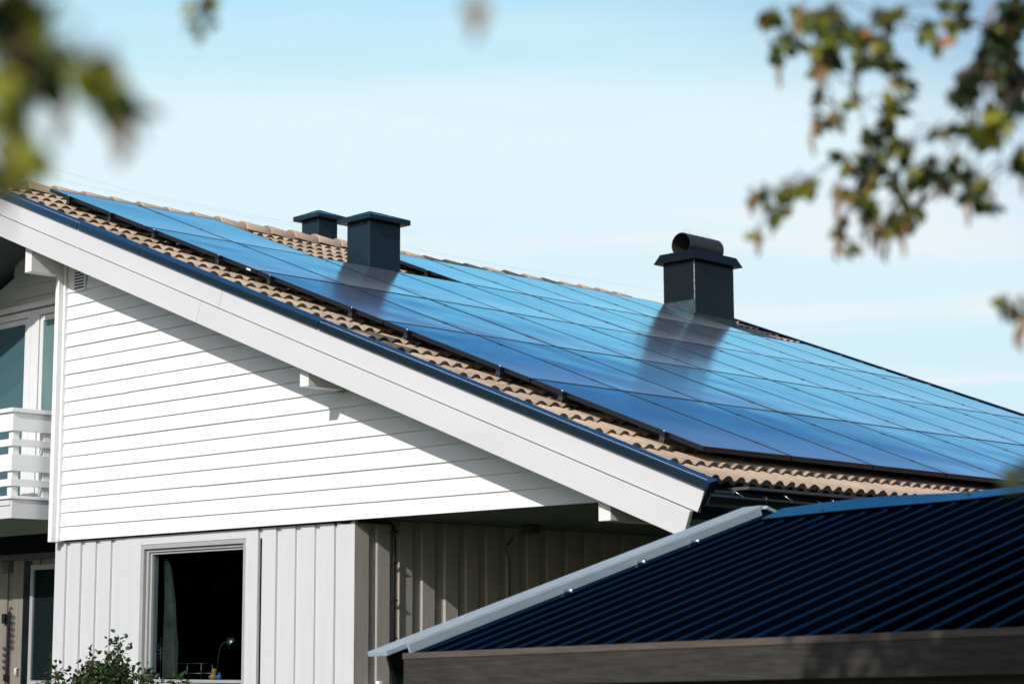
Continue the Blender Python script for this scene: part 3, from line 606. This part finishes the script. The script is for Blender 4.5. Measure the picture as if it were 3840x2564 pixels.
# ================================================================== CARPORT in front
E1 = Vector((9.6442, -3.8831, Z(-4.5136))); cu = Vector((.99440, -.1028, .0232)).normalized(); cv = Vector((.0916, .952, .292)).normalized()
cn = cu.cross(cv).normalized()
def CP(a, b_, h): return E1 + cu*a + cv*b_ + cn*h
cuh = Vector((cu.x, cu.y, 0)).normalized(); cvh = Vector((-cuh.y, cuh.x, 0))
carport = thing('carport', 'carport with blue black corrugated metal roof and weathered wooden fascia', 'carport')
RL = 2.70
def CQ(a, b_, h):           # far slope, mirrored over the ridge
    p = CP(a, RL, 0); v2 = Vector((cv.x, cv.y, -cv.z)); n2 = cu.cross(v2).normalized(); return p + v2*b_ + n2*h
def sheet(f, a0, a1, b0, b1):
    b = MB(); P_ = .150; prof = ((0, 0), (.064, 0), (.070, .010), (.096, .010), (.102, 0)); a = a0; pts = []
    k = 0
    while a < a1:
        for d, h in prof: pts.append((a+d, h))
        a += P_
    nb = 6; base = 0
    for i, (aa, h) in enumerate(pts):
        for j in range(nb+1):
            bb = b0+(b1-b0)*j/nb; b.v.append(tuple(f(aa, bb, h + .004*noise.noise(Vector((aa*1.5, bb*2, 3))))))
    for i in range(len(pts)-1):
        for j in range(nb):
            q_ = i*(nb+1)+j; b.f.append((q_, q_+nb+1, q_+nb+2, q_+1)); b.c.append((1, 1, 1)); b.sm.append(False)
    return b
sheet(CP, -.30-.075, 7.0, -.02, RL).build('roof_sheet', M['sheet'], carport, fix=False)
sheet(CQ, -.30-.075, 7.0, 0, 2.6).build('roof_sheet', M['sheet'], carport, fix=False)
# ridge cap, slightly wavy
b = MB(); na = 60
row_ = []
for i in range(na+1):
    a = -.14+7.1*i/na; sag = .028*math.exp(-((a-2.05)/.35)**2)-.030*math.exp(-((a-1.15)/.45)**2)*.6 + .008*math.sin(a*3)
    row_.append([CP(a, RL-.20, .026+sag*.3), CP(a, RL-.012, .040+sag), CQ(a, .012, .040+sag), CQ(a, .20, .026)])
for i in range(na):
    for j in range(3): b.poly([row_[i][j], row_[i+1][j], row_[i+1][j+1], row_[i][j+1]], smooth=False)
for i in range(na): b.poly([row_[i][0], row_[i+1][0], row_[i+1][0]-cn*.004, row_[i][0]-cn*.004])
b.build('ridge_cap', M['ridgecap'], carport, fix=False)
for a in (.28, 1.28, 2.6, 3.6):
    b = MB(); b.tube([CP(a, RL-.16, .028), CP(a, RL-.16, .040)], .010, 8); b.build('screw', M['wood'], carport)
def cbox(b, f, a0, a1, b0, b1, h0, h1):
    o = f(a0, b0, h0); b.obox(o, f(a1, b0, h0)-o, f(a0, b1, h0)-o, f(a0, b0, h1)-o)
b = MB(); cbox(b, CP, -.455, -.300, -.155, RL-.001, .040, .066); cbox(b, CQ, -.455, -.300, .001, 2.65, .045, .066)
cbox(b, CP, -.302, -.290, -.02, RL-.03, .010, .060)
b.build('verge_board', M['verge'], carport, bevel=.003)
b = MB(); cbox(b, CP, -.440, -.410, -.06, RL-.01, -.14, .044); cbox(b, CQ, -.440, -.410, .0, 2.6, -.14, .044); b.build('barge_board', M['blackmetal'], carport)
b = MB(); o_ = CP(-.30, -.055, .022); b.obox(o_, cu*7.3, cvh*.028, Vector((0, 0, -.165)))
b.build('fascia_board', M['wood'], carport, bevel=.004)
b = MB(); o_ = CP(-.302, -.060, .026); b.obox(o_, cu*7.3, cvh*.034, Vector((0, 0, -.030))); b.build('fascia_lit_edge', mat('lit_edge_wood', (.105, .084, .07), .8, var=.4, vscale=6, stretch=(.5, 6, 9)), carport, bevel=.003)  # lighter strip added as the light caught on the fascia's bevelled top edge
b = MB(); o_ = CP(-.26, .0, -.10); b.obox(o_, cu*7.2, cvh*.05, Vector((0, 0, -.10))); b.build('beam', M['wood'], carport, bevel=.004)
for a in (-.2, 3.3, 6.7):
    p = CP(a, .08, 0); b = MB(); b.box(p.x-.05, p.x+.05, p.y-.05, p.y+.05, 0, p.z-.06); b.build('post', M['wood'], carport, bevel=.005)
    p = CQ(a, 2.4, 0); b = MB(); b.box(p.x-.05, p.x+.05, p.y-.05, p.y+.05, 0, p.z-.06); b.build('post', M['wood'], carport, bevel=.005)
for (a, bb) in ((-.27, 1.05), (-.28, 1.62), (-.27, 2.05)):
    b = MB(); b.tube([CP(a-.01, bb, .022), CP(a+.05, bb, .022)], .009, 8); b.build('roof_bolt', M['alu'], carport)
# ================================================================== THINGS BEHIND THE WINDOW
def cur():
    b = MB(); n = 26; nz_ = 14
    P_ = []
    for j in range(nz_+1):
        z = -3.66 - 1.06*j/nz_; w_ = .05 + .15*min(1, max(0, (j-1)/9))**.8; x0 = 1.90
        P_.append([(x0 + w_*i/n + .01*math.sin(j*.4), .10+.022*math.sin(i*1.55+.2*math.sin(j)), Z(z)) for i in range(n+1)])
    for j in range(nz_):
        for i in range(n): b.poly([P_[j][i], P_[j][i+1], P_[j+1][i+1], P_[j+1][i]], smooth=True)
    return b
o = cur().build('curtain', mat('cream_patterned_curtain', (.12, .10, .075), .9, var=.4, vscale=9, var_col=(.04, .045, .045))); tag(o, 'cream patterned curtain drawn aside behind the lower window', 'curtain')
o.location = (.0, 0, 0)
# table flag
fl = thing('table_flag', 'small red flag with blue and white cross on the window sill', 'flag', loc=(1.83, .12, Z(-4.730)))
b = MB(); b.tube([(0, 0, 0), (0, 0, .345)], .004, 6); b.tube([(0, 0, .345), (0, 0, .36)], [.007, .003], 8); b.tube([(0, 0, 0), (0, 0, .012)], .03, 14); b.build('pole', M['alu'], fl)
fm = {'r': mat('flag_red', (.50, .03, .03), .8), 'w': mat('flag_white', (.75, .75, .75), .8), 'b': mat('flag_blue', (.01, .03, .14), .8)}
U = [0, 6, 7, 9, 10, 22]; V = [0, 6, 7, 9, 10, 16]
def fpt(u, v):   # hanging, folded cloth
    x = -(u/22)*.075 - .006*math.sin(v*.7); z = .335 - v/16*.165 - (u/22)*.075
    return (x, .016*math.sin(u*.55+v*.15), z)
for key, test in (('r', lambda i, j: i not in (1, 2, 3) and j not in (1, 2, 3)), ('w', lambda i, j: (i in (1, 3) and j != 2) or (j in (1, 3) and i != 2)), ('b', lambda i, j: i == 2 or j == 2)):
    b = MB()
    for i in range(5):
        for j in range(5):
            if not test(i, j): continue
            n = 3
            for a in range(n):
                for c_ in range(n):
                    u = [U[i]+(U[i+1]-U[i])*(a+q)/n for q in (0, 1)]; v = [V[j]+(V[j+1]-V[j])*(c_+q)/n for q in (0, 1)]
                    b.poly([fpt(u[0], v[0]), fpt(u[1], v[0]), fpt(u[1], v[1]), fpt(u[0], v[1])], smooth=True)
    b.build({'r': 'red_field', 'w': 'white_cross', 'b': 'blue_cross'}[key], fm[key], fl)
# desk lamp
lp = thing('desk_lamp', 'silver desk lamp bent over behind the lower window', 'lamp', loc=(2.53, .20, Z(-4.730)))
chm = mat('brushed_chrome', (.22, .21, .19), .4, metal=1)
b = MB(); b.tube([(0, 0, 0), (0, 0, .015)], .06, 20); b.build('base', chm, lp)
b = MB(); b.tube([(0, 0, .01), (.03, 0, .20), (.05, 0, .27), (.075, 0, .30), (.11, 0, .315), (.16, 0, .315)], .006, 8); b.build('arm', chm, lp)
b = MB(); b.tube([(.15, 0, .315), (.175, 0, .335), (.20, -.005, .325), (.27, -.01, .285)], [.014, .022, .04, .055], 16, cap=True); b.build('lamp_shade', chm, lp)
# wire rack and figurines
b = MB()
for p_ in ([(0, 0, 0), (0, 0, .135), (.33, 0, .135), (.33, 0, 0)], [(0, .12, 0), (0, .12, .135), (.33, .12, .135), (.33, .12, 0)], [(.13, 0, .02), (.13, 0, .135)], [(0, 0, .05), (.33, 0, .05)], [(0, .12, .05), (.33, .12, .05)], [(0, 0, .135), (0, .12, .135)], [(.33, 0, .135), (.33, .12, .135)]):
    b.tube(p_, .004, 6)
o = b.build('wire_rack', chm); o.location = (2.12, .10, Z(-4.730)); tag(o, 'low metal wire rack standing behind the lower window', 'rack')
b = MB(); b.tube([(0, 0, 0), (0, 0, .03), (0, 0, .05), (.004, 0, .06), (.004, 0, .085), (.004, 0, .095)], [.04, .045, .02, .026, .024, .004], 14); b.tube([(.0, 0, .04), (-.045, 0, .02)], [.02, .008], 8)
o = b.build('figurine', mat('orange_glaze', (.55, .22, .07), .4, var=.4, vscale=30)); o.location = (2.655, .08, Z(-4.730)); tag(o, 'small orange figurine on the window sill beside the lamp', 'figurine')
b = MB(); b.tube([(0, 0, 0), (0, 0, .03), (0, 0, .04), (0, 0, .06)], [.022, .024, .012, .010], 12)
o = b.build('figurine', mat('blue_glaze', (.05, .16, .42), .4)); o.location = (2.73, .08, Z(-4.730)); tag(o, 'tiny blue ornament right of the orange figurine', 'figurine')
# wrought iron ornament under the balcony
wo = thing('wall_ornament', 'black wrought iron ornament with scrolls on the wall under the balcony', 'ornament', loc=(-1.50, YR-.045, Z(-4.80)))
b = MB(); b.box(-.018, .018, -.01, .006, 0, .72); b.tube([(0, 0, .70), (.004, 0, .75), (.025, 0, .77), (.03, 0, .745)], .006, 6); b.build('bar', M['black'], wo)
def scroll(cx, cz, r, sgn):
    b = MB(); b.tube([(cx+sgn*r*(1-.07*i)*math.cos(i*.55), -.008, cz+r*(1-.07*i)*math.sin(i*.55)) for i in range(13)], .0055, 6); b.tube([(cx-sgn*r*.5, -.008, cz), (cx-sgn*(r+.03), -.008, cz-.01)], .005, 5); return b
for k in range(6): scroll(.062, .665-.062*k, .026, 1).build('scroll', M['black'], wo)
for k in range(4): scroll(-.062, .34-.064*k, .026, -1).build('scroll', M['black'], wo)
b = MB(); b.box(-.115, -.06, -.02, .01, .60, .70); b.box(-.05, -.012, -.02, .01, .02, .09); b.build('thermometer', M['black'], wo)
# ================================================================== PLANTS
def leaf(b, p, d, n, L, Wd, fold=.25, tint=(1, 1, 1), curl=.15):
    d = d.normalized(); s = d.cross(n).normalized(); n = s.cross(d).normalized()
    pr = ((0, 0), (.18, .62), (.38, 1), (.62, .78), (.84, .36), (1, 0))
    mid_ = [p + d*L*t - n*curl*L*t*t for t, w_ in pr]
    for sg in (1, -1):
        ed = [p + d*L*t + s*sg*Wd*.5*w_ + n*(fold*Wd*.5*w_ - curl*L*t*t) for t, w_ in pr]
        for i in range(5):
            if i == 0: b.poly([mid_[0], ed[1], mid_[1]], tint)
            elif i == 4: b.poly([mid_[4], ed[4], mid_[5]], tint)
            else: b.poly([mid_[i], ed[i], ed[i+1], mid_[i+1]], tint)
def rv(rnd): 
    v = Vector((rnd.gauss(0, 1), rnd.gauss(0, 1), rnd.gauss(0, 1))); return v.normalized()
M['birchleaf'] = mat('young_birch_leaf', (.24, .25, .055), .45, var=.35, vscale=40, attr='tint', trans=.35)
M['twig'] = mat('birch_twig_bark', (.10, .07, .05), .7, var=.3, vscale=40)
M['bark'] = mat('birch_bark', (.55, .54, .50), .8, var=.85, vscale=9, stretch=(1, 1, 5), bump=.006, bscale=20)
M['catkin'] = mat('hanging_catkin', (.46, .27, .15), .8, var=.35, vscale=90, bump=.002, bscale=300, trans=.2)
def at(px, py, d): return CAM + (fw + rt*((px-1920)/FPX) - up*((py-1282)/FPX))*d
def tint_of(rnd, kind):
    if kind == 'y': return (1.55*rnd.uniform(.85, 1.1), 1.45, .8)
    if kind == 'd': return (.16*rnd.uniform(.7, 1.2), .24, .3)
    if kind == 'o': return (1.7, .85*rnd.uniform(.8, 1.2), .7)
    r = rnd.random(); 
    return tint_of(rnd, 'y') if r < .14 else tint_of(rnd, 'd') if r < .58 else tint_of(rnd, 'o') if r < .65 else (.95*rnd.uniform(.7, 1.2), .95, .8)
def add_leaves(b, tw, rnd, c, rad, n, L, kind=''):
    for _ in range(n):
        q_ = c + rv(rnd)*rad*rnd.random()**.5
        d = (rv(rnd) + Vector((0, 0, -.7))).normalized(); nn = (rv(rnd) + SUN*.5).normalized()
        if abs(d.dot(nn)) > .95: nn = d.orthogonal()
        l_ = L*rnd.uniform(.7, 1.2); leaf(b, q_, d, nn, l_, l_*.78, tint=tint_of(rnd, kind))
        tw.tube([q_, q_-d*l_*.35+Vector((0, 0, .004)), c+(q_-c)*.2+Vector((0, 0, .01))], [.0004, .0005, .0008], 4, cap=False)
def catkin(b, p, L, rnd):
    b = MB()
    pts = [p + Vector((.004*math.sin(i)+.003*rnd.uniform(-1, 1), .003*math.cos(i*1.3), -L*i/6)) for i in range(7)]
    b.tube(pts, [.0012, .0030, .0036, .0036, .0033, .0026, .001], 7); b.build('catkin', M['catkin'], CUR[0])
rnd = random.Random(21)
# ---- birch on the right
CUR = [None]
bt = thing('birch_tree', 'young birch with catkins hanging into the upper right of the view', 'tree', 'birches near the camera')
CUR[0] = bt; lv, tw, ck = MB(), MB(), MB()
RB = [(300,100,30),(310,290,28),(400,220,34),(450,280,24),(480,80,44),(560,130,55),(640,70,60),(690,160,60),(760,200,45),(600,260,38),(620,320,34),(590,400,22),(650,330,26),(840,200,40),(870,310,32),(920,90,34),(1000,130,30),(830,360,30),(950,250,30),(1020,355,26),(960,340,30),(1050,450,32),(1090,500,26),(600,580,22),(560,700,26),(690,700,34),(770,610,36),(1000,630,42),(1060,620,36),(940,780,46),(980,720,36),(1110,870,46),(1060,860,30),(870,900,46),(850,960,36),(740,960,34),(890,1050,46),(940,1010,40),(1290,770,32),(1200,190,28),(1270,260,34),(1400,150,34),(1340,20,28),(1580,190,28),(1450,10,20),(1150,1070,46),(1200,1020,44),(1270,1000,42),(1350,1060,28),(1380,970,36),(1460,1000,34),(1500,1080,36),(1560,1120,36),(1540,1200,38),(1610,1190,28),(1460,1160,24),(1080,1170,42),(1010,1050,30),(850,1230,46),(900,1270,42),(990,1330,42),(1050,1290,42),(1100,1270,34),(1160,1220,24),(820,1140,24),(740,1270,20),(700,1330,22),(760,1450,18),(690,1110,22),(260,1130,22),(190,1150,24),(390,1100,22),(440,1100,18),(530,1080,24),(300,1280,28),(330,1210,18),(410,1215,18),(220,1370,16),(1460,480,54),(1420,540,40),(1500,430,52),(1560,340,64),(1630,250,70),(1700,150,80),(1740,50,70),(1680,350,80),(1720,480,74),(1740,600,64),(1640,680,48),(1560,750,46),(1590,800,40),(1500,780,30),(1460,740,30),(1700,720,36),(1770,900,36),(1780,980,28)]
cen = []
for x, y, r_ in RB:
    d = 2.75*rnd.uniform(.93, 1.1); c = at(2700+x/1.568, y/1.568, d); rad = r_/1.568/FPX*d
    kind = 'd' if x > 1400 and y < 700 and rnd.random() < .65 else ('y' if (x, y) in ((640,70),(480,80),(1640,680),(770,610),(990,1330),(1380,970)) else '')
    add_leaves(lv, tw, rnd, c, rad*1.15, max(3, int(r_/(2.6 if x > 1380 and y < 860 else 3.9))), .0245, kind); cen.append(c)
for x, y, r_, d in ((3812, 1172, 26, 2.6), (3836, 1140, 20, 2.6), (3775, 1136, 10, 2.6), (3836, 1768, 26, 1.9)):
    c = at(x, y, d); add_leaves(lv, tw, rnd, c, r_/FPX*d, 4, .024, '' if y < 1500 else 'd'); cen.append(c)
for x, y, l_ in ((355,330,.045),(560,330,.04),(600,390,.05),(590,300,.04),(680,1080,.05),(690,1330,.05),(715,1330,.045),(860,1270,.04),(900,1280,.045),(930,1300,.05),(550,700,.05),(975,1380,.04),(1590,20,.03),(1575,400,.04),(1455,1150,.045),(225,1370,.035),(660,600,.045),(800,350,.04),(1700,640,.05),(1080,1290,.05),(1780,950,.05),(190,1150,.03),(700,1130,.04),(1280,1040,.035),(440,30,.05),(470,20,.05),(1560,640,.04)):
    catkin(ck, at(2700+x/1.568, y/1.568, 2.75*rnd.uniform(.95, 1.05)), l_, rnd)
catkin(ck, at(3810, 1190, 2.6), .04, rnd); catkin(ck, at(3828, 1195, 2.6), .045, rnd)
# twigs: join every leaf cluster to an inner neighbour, ending in limbs above the frame
root_pts = [at(3100, -420, 2.9), at(3500, -500, 2.9), at(3900, -350, 3.0), at(4050, 300, 3.0), at(4060, 1080, 2.75), at(4060, 1760, 1.95)]
def linkup(tw, cen, roots, rnd, px_bias, r1=.0012):
    done = list(roots); todo = sorted(cen, key=lambda c: min((c-q_).length for q_ in roots))
    for c in todo:
        j = min(done, key=lambda q_: (c-q_).length + .15*abs((q_-c).z < 0))
        mdl = (c+j)/2 + Vector((rnd.uniform(-.01, .01), rnd.uniform(-.01, .01), .018))
        dist = min((c-q_).length for q_ in roots); ra = min(.004, r1 + .0011*max(0, .5-dist))
        tw.tube([j, mdl, c], [ra, ra*.85, r1*.7], 5, cap=False); done.append(c)
linkup(tw, cen, root_pts, rnd, 0)
trk = Vector((CAM.x + fw.x*3.4 + rt.x*2.1, CAM.y + fw.y*3.4 + rt.y*2.1, 0))
def limb(b, a, c, ra, rb, sag=.15, n=7):
    pts = [a.lerp(c, i/n) + Vector((.03*math.sin(i*1.7), .03*math.cos(i*1.3), sag*math.sin(math.pi*i/n))) for i in range(n+1)]
    pts[-1] = c; b.tube(pts, [ra+(rb-ra)*i/n for i in range(n+1)], 9)
tr = MB(); tr.tube([trk, trk+Vector((.03, 0, 1)), trk+Vector((-.02, .03, 2.2)), trk+Vector((.05, 0, 3.4)), trk+Vector((.02, .04, 4.8)), trk+Vector((0, 0, 6.2))], [.10, .085, .075, .06, .04, .012], 14)
for q_, z in zip(root_pts, (3.1, 3.3, 2.9, 2.0, 1.6, 1.3)): limb(tr, trk+Vector((0, 0, z)), q_, .018, .004)
# crown above and beside the frame: its shade falls on the carport
rnd = random.Random(404)
for k in range(120):
    # the crown stands between the sun and the right part of the carport
    c = CP(rnd.uniform(2.35, 6.2), rnd.uniform(-.40, 1.9), -.05) + SUN*rnd.uniform(5.2, 6.6)
    if k % 3 == 0: limb(tr, trk+Vector((0, 0, min(5.8, max(3.0, c.z-.5)))), c, .014, .003, .1, 5)
    for _ in range(5): add_leaves(lv, tw, rnd, c+rv(rnd)*.22, .15, 16, .085, '')
tr.build('trunk', M['bark'], bt); tw.build('crown_twigs', M['twig'], bt); lv.build('leaves', M['birchleaf'], bt, attr=True, fix=False)
# ---- birch on the left, close to the lens
bt2 = thing('birch_tree', 'birch twigs hanging close at the upper left edge of the view', 'tree', 'birches near the camera')
CUR[0] = bt2; lv, tw, ck = MB(), MB(), MB(); cen = []
LB = [(90,30,90,'o'),(30,60,60,'d'),(200,110,46,'d'),(180,390,34,'o'),(240,470,60,'d'),(330,520,44,'d'),(400,240,36,'d'),(450,430,26,'o'),(15,590,44,'y'),(50,710,40,'y'),(725,540,34,'y'),(780,630,30,'y'),(930,690,34,'y'),(950,1000,46,'y'),(1040,970,34,'d'),(150,1190,50,'y'),(250,1235,36,'y'),(90,1350,40,'y'),(10,960,36,'d'),(400,690,22,''),(10,1440,30,'d'),(280,10,46,'d')]
for x, y, r_, kd in LB:
    d = 1.12*rnd.uniform(.94, 1.08); c = at(x/2.24, y/2.24, d); add_leaves(lv, tw, rnd, c, r_*.75/2.24/FPX*d, max(4, int(r_/6)), .022, kd if rnd.random() < .6 else 'y'); cen.append(c)
for x, y, r_, kd, d in ((718, 82, 16, 'y', 1.9), (745, 112, 14, 'o', 1.9), (776, 92, 9, '', 1.9), (750, 20, 14, '', 1.9), (800, 4, 12, '', 1.9), (705, 20, 8, 'y', 1.9), (1778, -8, 26, 'o', 1.0), (8, 810, 14, 'd', .95)):
    c = at(x, y, d); add_leaves(lv, tw, rnd, c, r_*.5/FPX*d, 3 if d > 1 else 1, .016 if y < 500 else .011, kd); cen.append(c)
for x, y in ((470, 450), (460, 470), (85, 150), (230, 400), (1785, 0), (80, 560)): catkin(ck, at(x, y, 1.1), .022, rnd)
roots = [at(-160, -160, 1.15), at(-200, 200, 1.15), at(-200, 560, 1.15), at(700, -200, 1.6), at(1760, -260, 1.1), at(350, -200, 1.2), at(-60, 780, .97)]
linkup(tw, cen, roots, rnd, 0, .0009)
trk2 = Vector((CAM.x + fw.x*1.6 - rt.x*1.35, CAM.y + fw.y*1.6 - rt.y*1.35, 0))
tr = MB(); tr.tube([trk2, trk2+Vector((.02, 0, 1)), trk2+Vector((-.02, .02, 2.2)), trk2+Vector((.03, 0, 3.4)), trk2+Vector((0, 0, 5))], [.07, .06, .05, .04, .01], 12)
for q_, z in zip(roots, (2.1, 1.9, 1.7, 2.9, 3.0, 2.5, 1.5)): limb(tr, trk2+Vector((0, 0, z)), q_, .010, .0025, .05)
for k in range(14):
    a = rnd.uniform(0, 6.28); z = rnd.uniform(3.3, 5.0); c = trk2 + Vector((math.cos(a)*.7, math.sin(a)*.7, z)); limb(tr, trk2+Vector((0, 0, z-.4)), c, .01, .003, .05, 4)
    for _ in range(6): add_leaves(lv, tw, rnd, c+rv(rnd)*.2, .1, 8, .034, '')
tr.build('trunk', M['bark'], bt2); tw.build('crown_twigs', M['twig'], bt2); lv.build('leaves', M['birchleaf'], bt2, attr=True, fix=False)
# ---- rose bush below the window
rb = thing('rose_bush', 'leafy rose bush with reddish young shoots below the lower window', 'bush', loc=(2.7, -1.0, 0))
M['roseleaf'] = mat('rose_leaf', (.036, .060, .022), .35, var=.4, vscale=30, attr='tint', trans=.2)
lv, st = MB(), MB(); rnd = random.Random(33)
prof = [(2.0, -4.77), (2.15, -4.63), (2.30, -4.66), (2.48, -4.53), (2.62, -4.60), (2.80, -4.42), (2.88, -4.56), (3.02, -4.62), (3.22, -4.67), (3.35, -4.80), (3.47, -4.76)]
for x, zt in prof + [(x+rnd.uniform(-.09, .09), z-rnd.uniform(.05, .25)) for x, z in prof for _ in range(2)]:
    y = rnd.uniform(-.18, .15); top = Vector((x-2.7, y, Z(zt))); foot = Vector(((x-2.7)*.25, y*.3, 0))
    pts = [foot.lerp(top, i/8) + Vector((.05*math.sin(i*.9+x*5)*(i/8), .03*math.cos(i+x), 0)) for i in range(9)]; pts[-1] = top
    st.tube(pts, [.009-.0008*i for i in range(9)], 6)
    for i in range(105):
        q_ = pts[8-min(2, int(i/40))].lerp(pts[8-min(2, int(i/40))-1], rnd.random()); dd = (rv(rnd)+Vector((0, 0, .1))).normalized()
        young = i < 4 and rnd.random() < .3
        for _ in range(3):
            c = q_ + dd*rnd.uniform(.01, .11) + rv(rnd)*.03; d2 = (dd + rv(rnd)*.7).normalized(); nn = (rv(rnd)+Vector((0, -.6, .6))).normalized()
            if abs(d2.dot(nn)) > .95: continue
            l_ = rnd.uniform(.032, .052); leaf(lv, c, d2, nn, l_, l_*.68, tint=(2.2, .8, .9) if young else (rnd.uniform(.6, 1.5), rnd.uniform(.7, 1.5), .8))
        st.tube([q_, q_+dd*.05], [.002, .001], 4, cap=False)
st.build('stems', M['twig'], rb); lv.build('leaves', M['roseleaf'], rb, attr=True, fix=False)
# ---- overhead wires far behind the roof
wm = mat('grey_wire', (.55, .6, .62), .6)
for pts, lb in (([(-600, 400), (0, 569), (268, 652), (533, 728), (1083, 833), (1500, 922), (1900, 1000), (2480, 1090), (3400, 1560)], 'upper of two thin overhead wires crossing the sky behind the ridge'),
                ([(-600, 500), (0, 622), (150, 658), (405, 716), (750, 778), (1083, 845), (1700, 985), (2500, 1190), (3400, 1600)], 'lower of two thin overhead wires crossing the sky behind the ridge')):
    b = MB(); b.tube([at(x, y, 45) for x, y in pts], .003, 5); o = b.build('overhead_wire', wm); tag(o, lb, 'wire', 'overhead wires')

# ---- unseen foliage added for the light: one screens the porch, one darkens pane reflections
M['needle'] = mat('dark_spruce_green', (.022, .040, .018), .8, var=.5, vscale=6, attr='tint')
rnd = random.Random(77)
def foliage_mass(b, p0, p1, h, wd, n, sz):
    for _ in range(n):
        t_ = rnd.random(); z = h*rnd.random()**.8; base = p0.lerp(p1, t_); hh = h*(.8+.2*noise.noise(base*.35))
        if z > hh: continue
        off = Vector((rnd.uniform(-1, 1), rnd.uniform(-1, 1), 0))*wd*(1-.5*z/h)
        c = base + off + Vector((0, 0, z)); a = rv(rnd)*sz; d = rv(rnd); d = (d - a.normalized()*d.dot(a.normalized())).normalized()*sz*.6
        q_ = rnd.uniform(.5, 1.4); b.poly([c-a, c+d, c+a, c-d], (q_, q_, q_*.9))
b = MB(); foliage_mass(b, Vector((11.9, 1.7, 0)), Vector((12.8, 16, 0)), 5.2, .75, 7500, .26)
o = b.build('added_hedge', M['needle'], attr=True, fix=False); tag(o, 'unseen dark spruce screen added to keep skylight off the porch', 'added_hedge')
b = MB()
for a_, c_ in ((Vector((-34, -18, 0)), Vector((-18, -34, 0))), (Vector((-18, -34, 0)), Vector((6, -40, 0)))): foliage_mass(b, a_, c_, 7.5, 2.4, 7000, .9)
o = b.build('added_woodland', M['needle'], attr=True, fix=False); tag(o, kind='stuff')
